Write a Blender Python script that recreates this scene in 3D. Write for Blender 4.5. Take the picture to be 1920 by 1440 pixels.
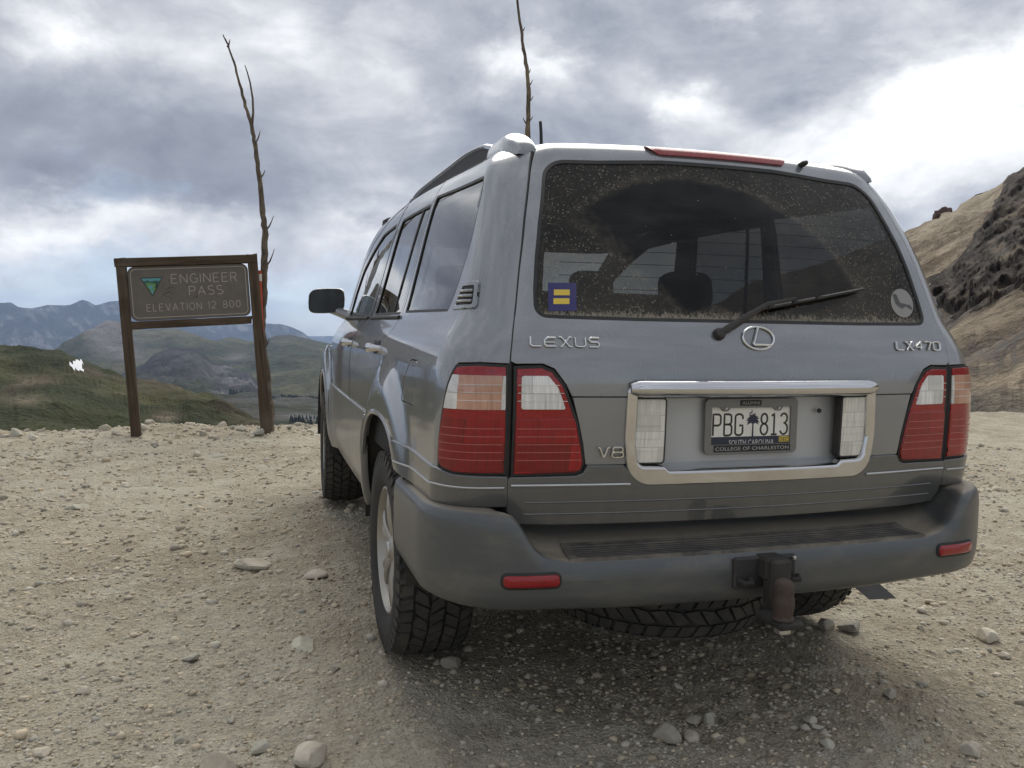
import bpy, bmesh, math, random, mathutils
import numpy as np
from mathutils import Vector, Matrix
SC=bpy.context.scene
for o in list(bpy.data.objects): bpy.data.objects.remove(o)
random.seed(7); RNG=np.random.default_rng(11)
# ------------------------------------------------------------------ camera
cam=bpy.data.cameras.new('camera');CO=bpy.data.objects.new('camera',cam);SC.collection.objects.link(CO)
CAMP=Vector((-1.42588,-2.05151,1.24738));YAW,PIT,ROL=math.radians(17.198108),math.radians(-3.951196),math.radians(.978709)
_f=Vector((math.sin(YAW)*math.cos(PIT),math.cos(YAW)*math.cos(PIT),math.sin(PIT)));_r=Vector((math.cos(YAW),-math.sin(YAW),0));_u=_r.cross(_f)
_r2=_r*math.cos(ROL)+_u*math.sin(ROL);_u2=-_r*math.sin(ROL)+_u*math.cos(ROL)
CO.matrix_world=Matrix(((_r2.x,_u2.x,-_f.x,CAMP.x),(_r2.y,_u2.y,-_f.y,CAMP.y),(_r2.z,_u2.z,-_f.z,CAMP.z),(0,0,0,1)))
cam.sensor_width=36;cam.lens=1573.57/1920*36;cam.clip_start=.05;cam.clip_end=60000
SC.camera=CO
# ------------------------------------------------------------------ sky: broken grey cloud over a pale blue gap at the horizon
SUN_AZ,SUN_EL=math.radians(24),math.radians(50)
w=bpy.data.worlds.new('World');SC.world=w;w.use_nodes=True;wt=w.node_tree;wt.nodes.clear()
def build_sky():
    T=wt;L=T.links
    def nd(typ,**kw):
        n=T.nodes.new('ShaderNode'+typ)
        for k,v in kw.items(): setattr(n,k,v)
        return n
    def put(n,i,v):
        if isinstance(v,bpy.types.NodeSocket): L.new(v,n.inputs[i])
        else: n.inputs[i].default_value=v
    def ma(op,a,b=0.,clamp=False):
        n=nd('Math',operation=op,use_clamp=clamp);put(n,0,a);put(n,1,b);return n.outputs[0]
    def noise(v,sc,det,ro,dist=0.):
        n=nd('TexNoise');L.new(v,n.inputs['Vector']);n.inputs['Scale'].default_value=sc;n.inputs['Detail'].default_value=det;n.inputs['Roughness'].default_value=ro;n.inputs['Distortion'].default_value=dist;return n
    d=nd('TexCoord').outputs['Generated']
    sx=nd('SeparateXYZ');L.new(d,sx.inputs[0]);x,y,z=sx.outputs
    az=ma('ARCTAN2',x,y);el=ma('ARCSINE',z)
    st=nd('Mapping');L.new(d,st.inputs[0]);st.inputs['Scale'].default_value=(1,1,1.75);sd=st.outputs[0]
    wn=noise(sd,5.0,7,.60);wc=nd('SeparateXYZ');L.new(wn.outputs['Color'],wc.inputs[0])
    az2=ma('ADD',az,ma('MULTIPLY',ma('SUBTRACT',wc.outputs[0],.5),.30))
    el2=ma('ADD',el,ma('MULTIPLY',ma('SUBTRACT',wc.outputs[1],.5),.16))
    def blob(a,e,sa,se,amp):
        u=ma('DIVIDE',ma('SUBTRACT',az2,math.radians(a)),math.radians(sa));v=ma('DIVIDE',ma('SUBTRACT',el2,math.radians(e)),math.radians(se))
        r=ma('ADD',ma('MULTIPLY',u,u),ma('MULTIPLY',v,v))
        return ma('MULTIPLY',ma('EXPONENT',ma('MULTIPLY',r,-1.)),amp)
    V=None
    for b in SKY_BLOBS:
        q=blob(*b);V=q if V is None else ma('ADD',V,q)
    f1=noise(sd,3.3,9,.60,.5).outputs['Fac'];f2=noise(sd,8.5,9,.60,.3).outputs['Fac']
    tex=ma('ADD',ma('MULTIPLY',ma('SUBTRACT',f1,.5),1.0),ma('MULTIPLY',ma('SUBTRACT',f2,.5),.72))
    V=ma('ADD',ma('ADD',V,tex),.43)
    rp=nd('ValToRGB');L.new(V,rp.inputs[0]);cr=rp.color_ramp
    stops=[(0.,(.195,.215,.262)),(.20,(.275,.298,.350)),(.38,(.385,.408,.455)),(.55,(.54,.56,.595)),(.72,(.75,.76,.775)),(.88,(.97,.975,.98)),(1.,(1.15,1.15,1.14))]
    while len(cr.elements)<len(stops): cr.elements.new(.5)
    for e,(p,c) in zip(cr.elements,stops): e.position=p;e.color=(*c,1)
    sk=nd('TexSky',sky_type='NISHITA',sun_disc=False);sk.sun_elevation=SUN_EL;sk.sun_rotation=SUN_AZ;sk.altitude=3900.;sk.air_density=1.;sk.dust_density=1.2
    sc=nd('VectorMath',operation='SCALE');L.new(sk.outputs[0],sc.inputs[0]);sc.inputs['Scale'].default_value=.10
    # thin gaps where the clear sky shows, mostly low over the far hills
    gap=nd('MapRange',clamp=True);L.new(ma('ADD',ma('ADD',ma('MULTIPLY',ma('EXPONENT',ma('MULTIPLY',ma('ABSOLUTE',ma('SUBTRACT',el2,math.radians(1.5))),-13.)),.62),ma('MULTIPLY',ma('SUBTRACT',f2,.5),.8)),ma('MULTIPLY',ma('SUBTRACT',V,.4),-.35)),gap.inputs[0])
    for i,v in zip((1,2,3,4),(.25,.75,0.,.8)): gap.inputs[i].default_value=v
    mx=nd('Mix',data_type='RGBA');L.new(gap.outputs[0],mx.inputs[0]);L.new(rp.outputs[0],mx.inputs[6]);L.new(sc.outputs[0],mx.inputs[7])
    bg=nd('Background');L.new(mx.outputs[2],bg.inputs[0]);bg.inputs[1].default_value=1.0
    L.new(bg.outputs[0],nd('OutputWorld').inputs[0])
# az, el, half widths (degrees), brightness
SKY_BLOBS=[(-7.0,10.0,13.8,3.9,-0.20),(-4.6,7.6,9.0,1.4,-0.14),(-10.0,5.3,9.0,1.3,0.34),(-1.4,6.5,3.1,0.8,0.16),(7.4,7.1,3.8,1.6,0.26),(-13.0,16.0,2.8,2.1,0.30),(-7.5,15.4,5.2,1.4,0.10),(2.9,17.1,2.4,1.8,0.14),(15.7,20.0,6.6,2.5,-0.18),(19.3,17.7,3.1,2.1,0.40),(28.4,18.6,9.3,3.0,-0.26),(31.7,19.1,1.7,1.0,0.30),(41.8,11.6,11.4,3.9,0.42),(27.5,14.1,2.4,1.4,0.34),(46.6,15.3,5.2,2.1,0.30),(21.5,12.9,8.3,2.5,-0.16),(7.7,13.0,8.6,2.8,-0.04),(4.3,3.0,10.4,2.1,0.10),(-11.4,1.8,6.9,1.8,0.06),(45.7,17.9,3.1,1.8,-0.08),(44.3,7.0,5.5,1.1,-0.16),(8.4,15.6,3.1,1.4,0.06),(-1.7,13.3,11.4,3.2,-0.10),(35.4,15.5,4.1,1.6,-0.18),(7.4,7.4,1.6,0.6,-0.25),(34.7,18.0,4.1,2.5,-0.10)]
build_sky()
sun=bpy.data.lights.new('sun','SUN');sun.energy=2.2;sun.angle=math.radians(60);sun.color=(1.,.95,.87)
so=bpy.data.objects.new('sun',sun);SC.collection.objects.link(so);so.location=(20,30,60)
_sd=Vector((math.sin(SUN_AZ)*math.cos(SUN_EL),math.cos(SUN_AZ)*math.cos(SUN_EL),math.sin(SUN_EL)))
so.rotation_euler=(-_sd).to_track_quat('-Z','Y').to_euler()
SC.view_settings.view_transform='Standard';SC.view_settings.look='None';SC.view_settings.gamma=1;SC.view_settings.exposure=0.42;SC.view_settings.use_curve_mapping=False
SC.cycles.max_bounces=8;SC.cycles.transparent_max_bounces=16;SC.cycles.caustics_reflective=False;SC.cycles.caustics_refractive=False
w.cycles.sampling_method='MANUAL';w.cycles.sample_map_resolution=256
# ------------------------------------------------------------------ helpers
def link(o):
    SC.collection.objects.link(o); return o
def mesh_obj(name, verts, faces, mat, parent=None, smooth=True, normals=None):
    me=bpy.data.meshes.new(name); me.from_pydata([tuple(v) for v in verts],[],faces)
    if mat is not None: me.materials.append(mat)
    me.validate(); me.update()
    if smooth: me.polygons.foreach_set('use_smooth',[True]*len(me.polygons))
    if normals is not None and len(normals)==len(me.vertices):
        me.normals_split_custom_set_from_vertices([tuple(n) for n in normals])
    o=link(bpy.data.objects.new(name,me))
    if parent is not None: attach(o,parent)
    return o
def attach(o,parent):
    o.parent=parent
    m=Matrix.Identity(4); p=parent; ch=[]
    while p is not None: ch.append(p); p=p.parent
    for q in reversed(ch): m=m@q.matrix_parent_inverse@q.matrix_basis
    o.matrix_parent_inverse=m.inverted()
def empty(name,loc):
    o=link(bpy.data.objects.new(name,None)); o.location=loc; o.empty_display_size=.2; return o
def tag(o,label=None,cat=None,group=None,kind=None):
    if label:o['label']=label
    if cat:o['category']=cat
    if group:o['group']=group
    if kind:o['kind']=kind
    return o
class MB:
    def __init__(s): s.v=[];s.f=[]
    def add(s,v,f):
        k=len(s.v); s.v+= [tuple(p) for p in v]; s.f+=[tuple(i+k for i in q) for q in f]; return s
    def box(s,c,d,rot=None,bev=0):
        x,y,z=[q/2 for q in d]
        if bev>0:
            bv=[];
            for sx in(-1,1):
                for sy in(-1,1):
                    for sz in(-1,1):
                        bv+=[(sx*(x-bev),sy*(y-bev),sz*z),(sx*(x-bev),sy*y,sz*(z-bev)),(sx*x,sy*(y-bev),sz*(z-bev))]
            bm=bmesh.new()
            for p in bv: bm.verts.new(p)
            bmesh.ops.convex_hull(bm,input=bm.verts)
            bm.verts.index_update()
            v=[q.co.copy() for q in bm.verts]; f=[[q.index for q in fa.verts] for fa in bm.faces]; bm.free()
        else:
            v=[Vector((sx*x,sy*y,sz*z)) for sx in(-1,1) for sy in(-1,1) for sz in(-1,1)]
            f=[(0,1,3,2),(4,6,7,5),(0,4,5,1),(2,3,7,6),(0,2,6,4),(1,5,7,3)]
        if rot is not None: v=[rot@Vector(p) for p in v]
        return s.add([Vector(p)+Vector(c) for p in v],f)
    def tube(s,pts,rad,n=8,cap=True,sq=None,ref=None):
        pts=[Vector(p) for p in pts]; m=len(pts)
        if not isinstance(rad,(list,tuple)): rad=[rad]*m
        v=[];f=[];pv=None
        for i,p in enumerate(pts):
            a=pts[max(0,i-1)];b=pts[min(m-1,i+1)]; T=(b-a)
            if T.length<1e-9:T=Vector((0,0,1))
            T.normalize()
            if pv is None:
                R=Vector(ref) if ref is not None else (Vector((0,0,1)) if abs(T.z)<.9 else Vector((1,0,0)))
            else: R=pv
            R=(R-T*R.dot(T)); R.normalize(); pv=R; B=T.cross(R)
            for k in range(n):
                an=2*math.pi*(k+.5)/n
                v.append(p+(R*math.cos(an)*(sq or 1)+B*math.sin(an))*rad[i])
        for i in range(m-1):
            for k in range(n):
                f.append((i*n+k,i*n+(k+1)%n,(i+1)*n+(k+1)%n,(i+1)*n+k))
        if cap:
            f.append(tuple(reversed(range(n)))); f.append(tuple(range((m-1)*n,m*n)))
        return s.add(v,f)
    def lathe(s,prof,n,M=None,closed=False):
        # prof: (radius, axial) about local x axis
        v=[];f=[];m=len(prof)
        for i in range(n):
            a=2*math.pi*i/n
            for r,x in prof: v.append(Vector((x,r*math.cos(a),r*math.sin(a))))
        for i in range(n):
            j=(i+1)%n
            for k in range(m if closed else m-1):
                l=(k+1)%m
                f.append((i*m+k,i*m+l,j*m+l,j*m+k))
        if M is not None: v=[M@p for p in v]
        return s.add(v,f)
    def obj(s,name,mat,parent=None,smooth=True,angle=None):
        o=mesh_obj(name,s.v,s.f,mat,parent,smooth)
        if smooth:
            bm=bmesh.new();bm.from_mesh(o.data);bmesh.ops.recalc_face_normals(bm,faces=bm.faces)
            a=math.radians(angle or 35)
            for e in bm.edges:
                if len(e.link_faces)==2 and e.calc_face_angle(0)>a: e.smooth=False
            bm.to_mesh(o.data);bm.free()
        return o
def rnd(pts,n=5,close=True):
    """polygon with rounded corners: (u,v) or (u,v,r)"""
    out=[];m=len(pts)
    for i,p in enumerate(pts):
        r=p[2] if len(p)>2 else 0
        P=Vector((p[0],p[1]))
        if r<=0: out.append((P.x,P.y)); continue
        A=Vector(pts[i-1][:2])-P;B=Vector(pts[(i+1)%m][:2])-P
        la,lb=A.length,B.length;A.normalize();B.normalize()
        c=max(-1,min(1,A.dot(B)));th=math.acos(c)
        d=min(r/math.tan(th/2),la*.49,lb*.49);rr=d*math.tan(th/2)
        a=P+A*d;b=P+B*d;bis=(A+B).normalized();C=P+bis*(rr/math.sin(th/2))
        va=a-C;vb=b-C;ang=va.angle_signed(vb)
        for k in range(n+1):
            t=-ang*k/n
            out.append((C.x+va.x*math.cos(t)-va.y*math.sin(t),C.y+va.x*math.sin(t)+va.y*math.cos(t)))
    return out
def dens(poly,h,close=True):
    out=[];m=len(poly)
    for i in range(m if close else m-1):
        a=poly[i];b=poly[(i+1)%m];l=math.hypot(b[0]-a[0],b[1]-a[1])
        if l<1e-6: continue
        k=max(1,int(math.ceil(l/h)))
        for j in range(k):
            t=j/k; out.append((a[0]+(b[0]-a[0])*t,a[1]+(b[1]-a[1])*t))
    return out
def area(p):
    return .5*sum(p[i-1][0]*p[i][1]-p[i][0]*p[i-1][1] for i in range(len(p)))
def inset(poly,d):
    """shrink polygon by d (positive = inwards)"""
    s=1 if area(poly)>0 else -1;out=[];m=len(poly)
    for i in range(m):
        a=Vector(poly[i-1]);p=Vector(poly[i]);b=Vector(poly[(i+1)%m])
        e1=(p-a).normalized() if (p-a).length>1e-9 else Vector((0,0));e2=(b-p).normalized() if (b-p).length>1e-9 else e1
        n1=Vector((-e1.y,e1.x))*s;n2=Vector((-e2.y,e2.x))*s
        q=n1+n2
        if q.length<1e-6:q=n1
        q.normalize();c=max(.5,q.dot(n1)); out.append((p.x+q.x*d/c,p.y+q.y*d/c))
    return out
def pip(P,poly):
    x=P[:,0];y=P[:,1];ins=np.zeros(len(P),bool);m=len(poly)
    for i in range(m):
        x1,y1=poly[i-1];x2,y2=poly[i]
        if y1==y2: continue
        c=((y1>y)!=(y2>y))&(x<(x2-x1)*(y-y1)/(y2-y1)+x1); ins^=c
    return ins
def segdist(P,poly):
    d=np.full(len(P),1e9);m=len(poly)
    for i in range(m):
        a=np.array(poly[i-1]);b=np.array(poly[i]);e=b-a;L=max(e@e,1e-12)
        t=np.clip(((P-a)@e)/L,0,1);d=np.minimum(d,np.hypot(*(P-a-t[:,None]*e).T))
    return d
AX=Vector((0,2.2,1.0))
def outward(p):
    return Vector((p.x,(p.y-min(max(p.y,1.0),4.0)),max(-.2,(p.z-1.45))*2))
def patch(name,outer,F,mat,parent,holes=(),off=0.,h=.03,rim=.012,sx=1,fil=.0016,hb=None,out=None):
    hb=hb or h*.8
    loops=[dens(outer,hb)]+[dens(q,hb) for q in holes]
    us=[p[0] for p in loops[0]];vs=[p[1] for p in loops[0]]
    gu=np.arange(min(us)+h*.5,max(us),h);gv=np.arange(min(vs)+h*.5,max(vs),h)
    G=np.array([(a+(h*.5 if j%2 else 0),b) for j,b in enumerate(gv) for a in gu]) if len(gu) and len(gv) else np.zeros((0,2))
    if len(G):
        ok=pip(G,loops[0])
        for q in loops[1:]: ok&=~pip(G,q)
        G=G[ok]
        if len(G):
            d=np.full(len(G),1e9)
            for q in loops: d=np.minimum(d,segdist(G,q))
            G=G[d>h*.45]
    pts=[];ed=[]
    for q in loops:
        k=len(pts);pts+=[Vector(p) for p in q];n=len(q);ed+=[(k+i,k+(i+1)%n) for i in range(n)]
    pts+=[Vector((float(a),float(b))) for a,b in G]
    r=mathutils.geometry.delaunay_2d_cdt(pts,ed,[],0,1e-7)
    V2=[(v.x,v.y) for v in r[0]];T=[tuple(t) for t in r[2]]
    cen=np.array([[sum(V2[i][0] for i in t)/3,sum(V2[i][1] for i in t)/3] for t in T])
    ok=pip(cen,loops[0])
    for q in loops[1:]: ok&=~pip(cen,q)
    T=[t for t,o in zip(T,ok) if o]
    def ev(u,v):
        e=.0015
        p=Vector(F(u,v));a=Vector(F(u+e,v))-Vector(F(u-e,v));b=Vector(F(u,v+e))-Vector(F(u,v-e))
        p.x*=sx;a.x*=sx;b.x*=sx
        n=a.cross(b)
        n=n.normalized() if n.length>1e-12 else Vector((0,-1,0))
        if n.dot((out or outward)(p))<0:n=-n
        return p,n
    PN=[ev(*q) for q in V2]
    verts=[p+n*off for p,n in PN];nor=[n for p,n in PN]
    faces=[]
    for t in T:
        a,b,c=[verts[i] for i in t]
        fn=(b-a).cross(c-a)
        faces.append(t if fn.dot(nor[t[0]])>0 else (t[0],t[2],t[1]))
    if rim>0:
        # boundary edges from the triangles
        cnt={}
        for t in faces:
            for i in range(3):
                e=(t[i],t[(i+1)%3]); cnt[e]=1
        bd=[e for e in cnt if (e[1],e[0]) not in cnt]
        nxt={a:b for a,b in bd};prv={b:a for a,b in bd}
        new={}
        for a,b in bd:
            for w in (a,b):
                if w in new: continue
                T3=verts[nxt.get(w,w)]-verts[prv.get(w,w)]
                lat=T3.cross(nor[w])
                lat=lat.normalized() if lat.length>1e-9 else nor[w]
                k=len(verts)
                verts+= [verts[w]+lat*fil-nor[w]*fil, verts[w]+lat*fil-nor[w]*rim]
                nor+=[ (lat+nor[w]*.3).normalized(), lat]
                new[w]=k
        for a,b in bd:
            ka,kb=new[a],new[b]
            faces.append((a,ka,kb,b)); faces.append((ka,ka+1,kb+1,kb))
    return mesh_obj(name,verts,faces,mat,parent,True,nor)
# ------------------------------------------------------------------ materials
def nt(name):
    m=bpy.data.materials.new(name);m.use_nodes=True;t=m.node_tree;t.nodes.clear()
    o=t.nodes.new('ShaderNodeOutputMaterial');return m,t,o
class N:
    def __init__(s,t):s.t=t
    def __call__(s,typ,ins=None,**kw):
        n=s.t.nodes.new('ShaderNode'+typ)
        for k,v in kw.items(): setattr(n,k,v)
        for k,v in (ins or {}).items():
            sock=n.inputs[k]
            if isinstance(v,bpy.types.NodeSocket): s.t.links.new(v,sock)
            else: sock.default_value=v
        return n
    def math(s,op,a,b=0.0,c=None,clamp=False):
        n=s.t.nodes.new('ShaderNodeMath');n.operation=op;n.use_clamp=clamp
        for i,v in enumerate((a,b) if c is None else (a,b,c)):
            if isinstance(v,bpy.types.NodeSocket): s.t.links.new(v,n.inputs[i])
            else: n.inputs[i].default_value=v
        return n.outputs[0]
    def mix(s,f,a,b,kind='MIX'):
        n=s.t.nodes.new('ShaderNodeMix');n.data_type='RGBA';n.blend_type=kind;n.clamp_factor=True
        for i,v in ((0,f),(6,a),(7,b)):
            if isinstance(v,bpy.types.NodeSocket): s.t.links.new(v,n.inputs[i])
            else: n.inputs[i].default_value=v if i==0 else (v[0],v[1],v[2],1)
        return n.outputs[2]
    def ramp(s,f,stops,interp='LINEAR'):
        n=s.t.nodes.new('ShaderNodeValToRGB');s.t.links.new(f,n.inputs[0]);cr=n.color_ramp;cr.interpolation=interp
        while len(cr.elements)<len(stops): cr.elements.new(.5)
        for e,(p,c) in zip(cr.elements,stops):
            e.position=p;e.color=(c[0],c[1],c[2],1) if isinstance(c,(tuple,list)) else (c,c,c,1)
        return n.outputs[0]
    def mr(s,v,a,b,c=0.,d=1.,smooth=False):
        n=s.t.nodes.new('ShaderNodeMapRange');n.clamp=True
        if smooth:n.interpolation_type='SMOOTHSTEP'
        s.t.links.new(v,n.inputs[0])
        for i,x in zip((1,2,3,4),(a,b,c,d)): n.inputs[i].default_value=x
        return n.outputs[0]
    def noise(s,vec,scale,detail=4,rough=.55,dist=0,lac=2.):
        n=s('TexNoise',{'Scale':scale,'Detail':detail,'Roughness':rough,'Distortion':dist,'Lacunarity':lac})
        if vec is not None: s.t.links.new(vec,n.inputs['Vector'])
        return n
    def pos(s): return s('NewGeometry').outputs['Position']
    def xyz(s,v):
        n=s('SeparateXYZ');s.t.links.new(v,n.inputs[0]);return n.outputs
    def scale(s,v,sc):
        n=s('Mapping');s.t.links.new(v,n.inputs[0]);n.inputs['Scale'].default_value=sc;return n.outputs[0]
    def bump(s,h,strength=.3,dist=.01,normal=None):
        n=s('Bump',{'Strength':strength,'Distance':dist});s.t.links.new(h,n.inputs['Height'])
        if normal is not None:s.t.links.new(normal,n.inputs['Normal'])
        return n.outputs[0]
DUST=(.33,.29,.225)
def simple(name,col,rough=.5,metal=0.,coat=0.,var=.12,scale=25.,bump=0.,bscale=200.,spec=.5,dust=0.,coatr=.05,ior=1.5):
    m,t,o=nt(name);n=N(t);p=n.pos()
    ns=n.noise(p,scale,5)
    c=n.mix(ns.outputs['Fac'],[q*(1-var) for q in col],[min(1,q*(1+var)) for q in col])
    r=n.math('ADD',n.math('MULTIPLY',ns.outputs['Fac'],.12),rough-.06)
    if dust>0:
        d=n.mr(n.noise(p,9,8,.65).outputs['Fac'],.35,.75,0,dust)
        c=n.mix(d,c,DUST); r=n.math('ADD',r,n.math('MULTIPLY',d,.4),clamp=True)
    b=n('BsdfPrincipled',{'Base Color':c,'Roughness':r,'Metallic':metal,'Coat Weight':coat,'Coat Roughness':coatr,'Specular IOR Level':spec,'IOR':ior})
    if bump>0:
        t.links.new(n.bump(n.noise(p,bscale,3).outputs['Fac'],bump,.004),b.inputs['Normal'])
    t.links.new(b.outputs[0],o.inputs[0]);return m
def paint(name,col,dustlo,dusthi,rough=.34,metal=.55,coat=.7,ztop=1.1):
    """dusty metallic car paint: more road dust low on the body"""
    m,t,o=nt(name);n=N(t);p=n.pos();z=n.xyz(p)[2]
    big=n.noise(p,2.2,6,.6).outputs['Fac'];fine=n.noise(p,60,6,.7).outputs['Fac']
    st=n.noise(n.scale(p,(26,26,2.2)),1.0,5,.6).outputs['Fac']
    g=n.mr(z,.45,ztop,dusthi,dustlo)
    d=n.math('MULTIPLY',g,n.math('ADD',n.mr(big,.3,.75,.55,1.25),n.math('MULTIPLY',n.math('SUBTRACT',st,.5),1.7)),clamp=True)
    sp=n.mr(fine,.60,.74,0,.35)
    d=n.math('ADD',d,n.math('MULTIPLY',sp,g),clamp=True)
    fl=n.noise(p,900,1).outputs['Fac']
    c0=n.mix(fl,[q*.86 for q in col],[q*1.14 for q in col])
    c=n.mix(d,c0,DUST)
    b=n('BsdfPrincipled',{'Base Color':c,'Roughness':n.math('ADD',n.math('MULTIPLY',d,.45),rough),'Metallic':n.math('MULTIPLY',n.math('SUBTRACT',1.,d),metal),
       'Coat Weight':n.math('MULTIPLY',n.math('SUBTRACT',1.,d),coat),'Coat Roughness':n.math('ADD',n.math('MULTIPLY',d,.35),.025),'Coat IOR':1.75})
    t.links.new(b.outputs[0],o.inputs[0]);return m
def schlick(n,f0=.045):
    g=n('NewGeometry');d=n('VectorMath',{0:g.outputs['Incoming'],1:g.outputs['Normal']},operation='DOT_PRODUCT').outputs['Value']
    k=n.math('SUBTRACT',1.,n.math('ABSOLUTE',d),clamp=True);return n.math('ADD',n.math('MULTIPLY',n.math('POWER',k,5.),1-f0),f0)
def glassmat(name,tint,dust=0.,rough=0.0):
    m,t,o=nt(name);n=N(t)
    fr=schlick(n)
    tr=n('BsdfTransparent',{'Color':(*tint,1)}).outputs[0]
    gl=n('BsdfGlossy',{'Color':(1,1,1,1),'Roughness':rough}).outputs[0]
    mx=n('MixShader',{0:n.math('MULTIPLY',fr,1.25,clamp=True),1:tr,2:gl}).outputs[0]
    if dust>0:
        p=n.pos();f=n.mr(n.noise(p,30,8,.7).outputs['Fac'],.4,.8,.0,dust)
        mx=n('MixShader',{0:f,1:mx,2:n('BsdfDiffuse',{'Color':(*DUST,1)}).outputs[0]}).outputs[0]
    t.links.new(mx,o.inputs[0]);return m
# ------------------------------------------------------------------ noise (numpy)
def _h(ix,iy,s):
    n=(ix.astype(np.int64)*374761393+iy.astype(np.int64)*668265263+s*1442695041)&0x7fffffff
    n=((n^(n>>13))*1274126177)&0x7fffffff
    n=n^(n>>16);return (n&0xffff)/65535.
def vnoise(x,y,s=0):
    ix=np.floor(x);iy=np.floor(y);fx=x-ix;fy=y-iy;fx=fx*fx*fx*(fx*(fx*6-15)+10);fy=fy*fy*fy*(fy*(fy*6-15)+10)
    a=_h(ix,iy,s);b=_h(ix+1,iy,s);c=_h(ix,iy+1,s);d=_h(ix+1,iy+1,s)
    return (a+(b-a)*fx)*(1-fy)+(c+(d-c)*fx)*fy
def fbm(x,y,o=5,s=0,g=.5,l=2.03):
    a=0;am=1;t=0
    for i in range(o):
        a=a+am*(vnoise(x,y,s+i*17)-.5);t+=am;am*=g;x=x*l+13.7;y=y*l+7.3
    return a/t*2
def ridged(x,y,o=5,s=0,g=.55,l=2.1):
    a=0;am=1;t=0
    for i in range(o):
        a=a+am*(1-np.abs(2*vnoise(x,y,s+i*17)-1));t+=am;am*=g;x=x*l+3.7;y=y*l+9.1
    return a/t
def npgrid(name,V,mat,col=None,mask=None,parent=None,closed=False):
    """V: (nu,nv,3) grid -> one mesh; col: (nu,nv,3) own colour; mask: faces kept"""
    nu,nv=V.shape[:2]
    i=np.arange(nu-1+(1 if closed else 0))[:,None];j=np.arange(nv-1)[None,:]
    a=i*nv+j;b=((i+1)%nu)*nv+j
    F=np.stack([a,b,b+1,a+1],-1).reshape(-1,4)
    if mask is not None:
        k=mask.reshape(-1);F=F[k[F].all(1)]
        u=np.unique(F);re=np.full(nu*nv,-1);re[u]=np.arange(len(u));F=re[F]
        P=V.reshape(-1,3)[u];C=None if col is None else col.reshape(-1,3)[u]
    else: P=V.reshape(-1,3);C=None if col is None else col.reshape(-1,3)
    me=bpy.data.meshes.new(name);n=len(P);m=len(F)
    me.vertices.add(n);me.vertices.foreach_set('co',P.astype(np.float32).ravel())
    me.loops.add(m*4);me.loops.foreach_set('vertex_index',F.astype(np.int32).ravel())
    me.polygons.add(m);me.polygons.foreach_set('loop_start',np.arange(0,m*4,4,dtype=np.int32));me.polygons.foreach_set('loop_total',np.full(m,4,np.int32))
    me.update(calc_edges=True);me.polygons.foreach_set('use_smooth',np.ones(m,bool))
    if C is not None:
        at=me.attributes.new('own_colour','FLOAT_COLOR','POINT');at.data.foreach_set('color',np.concatenate([C,np.ones((n,1))],1).astype(np.float32).ravel())
    me.materials.append(mat);me.validate()
    o=link(bpy.data.objects.new(name,me))
    if parent:attach(o,parent)
    return o
def landmat(name,scale,rough=.95,bump=.6,dist=1.,amt=.35,spec=.15):
    m,t,o=nt(name);n=N(t);p=n.pos()
    at=n('Attribute');at.attribute_name='own_colour'
    a=n.noise(p,scale,9,.65).outputs['Fac'];b=n.noise(p,scale*9,5,.65).outputs['Fac']
    f=n.math('ADD',n.math('MULTIPLY',n.math('SUBTRACT',a,.5),amt*2.4),n.math('ADD',n.math('MULTIPLY',n.math('SUBTRACT',b,.5),amt*1.6),1.))
    c=n('VectorMath',{0:at.outputs['Color']},operation='SCALE');t.links.new(f,c.inputs['Scale'])
    bs=n('BsdfPrincipled',{'Base Color':c.outputs[0],'Roughness':rough,'Specular IOR Level':spec,'Normal':n.bump(n.math('ADD',a,n.math('MULTIPLY',b,.4)),bump,dist)})
    t.links.new(bs.outputs[0],o.inputs[0]);return m
# ------------------------------------------------------------------ gravel pad on the pass: one sheet round the camera
def wedge(x,y): return 8.25+.35*fbm(x*.35,y*0+2.,3,5)+.18*fbm(x*1.3,y*0+9.,3,6)-.02*np.maximum(0,x-2)
def ground_h(x,y):
    base=.045*fbm(x*.33,y*.33,3,1)+.022*fbm(x*1.4,y*1.4,3,2)+.020*fbm(x*3.6,y*4.4,4,3)+.022*ridged(x*7,y*9,4,4)+.012*fbm(x*26,y*28,3,8)
    # flat bearing ground below the tyres
    for cx in (-.82,.82):
        for cy in (1.106,3.956):
            k=np.exp(-(((x-cx)/.42)**2+((y-cy)/.55)**2));base=base*(1-k)+(-.004)*k
    base=base-.020
    e=np.maximum(0,y-wedge(x,y))
    rub=np.exp(-((y-wedge(x,y)+.35)/.5)**2)*(.06+.05*fbm(x*2.2,y*2.2,3,9))
    fall=np.where(x>4,.30,.62)
    return base+rub-(e*fall+.02*e**1.35)+.10*np.minimum(e,3)*fbm(x*.8,y*.8,4,10)
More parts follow.
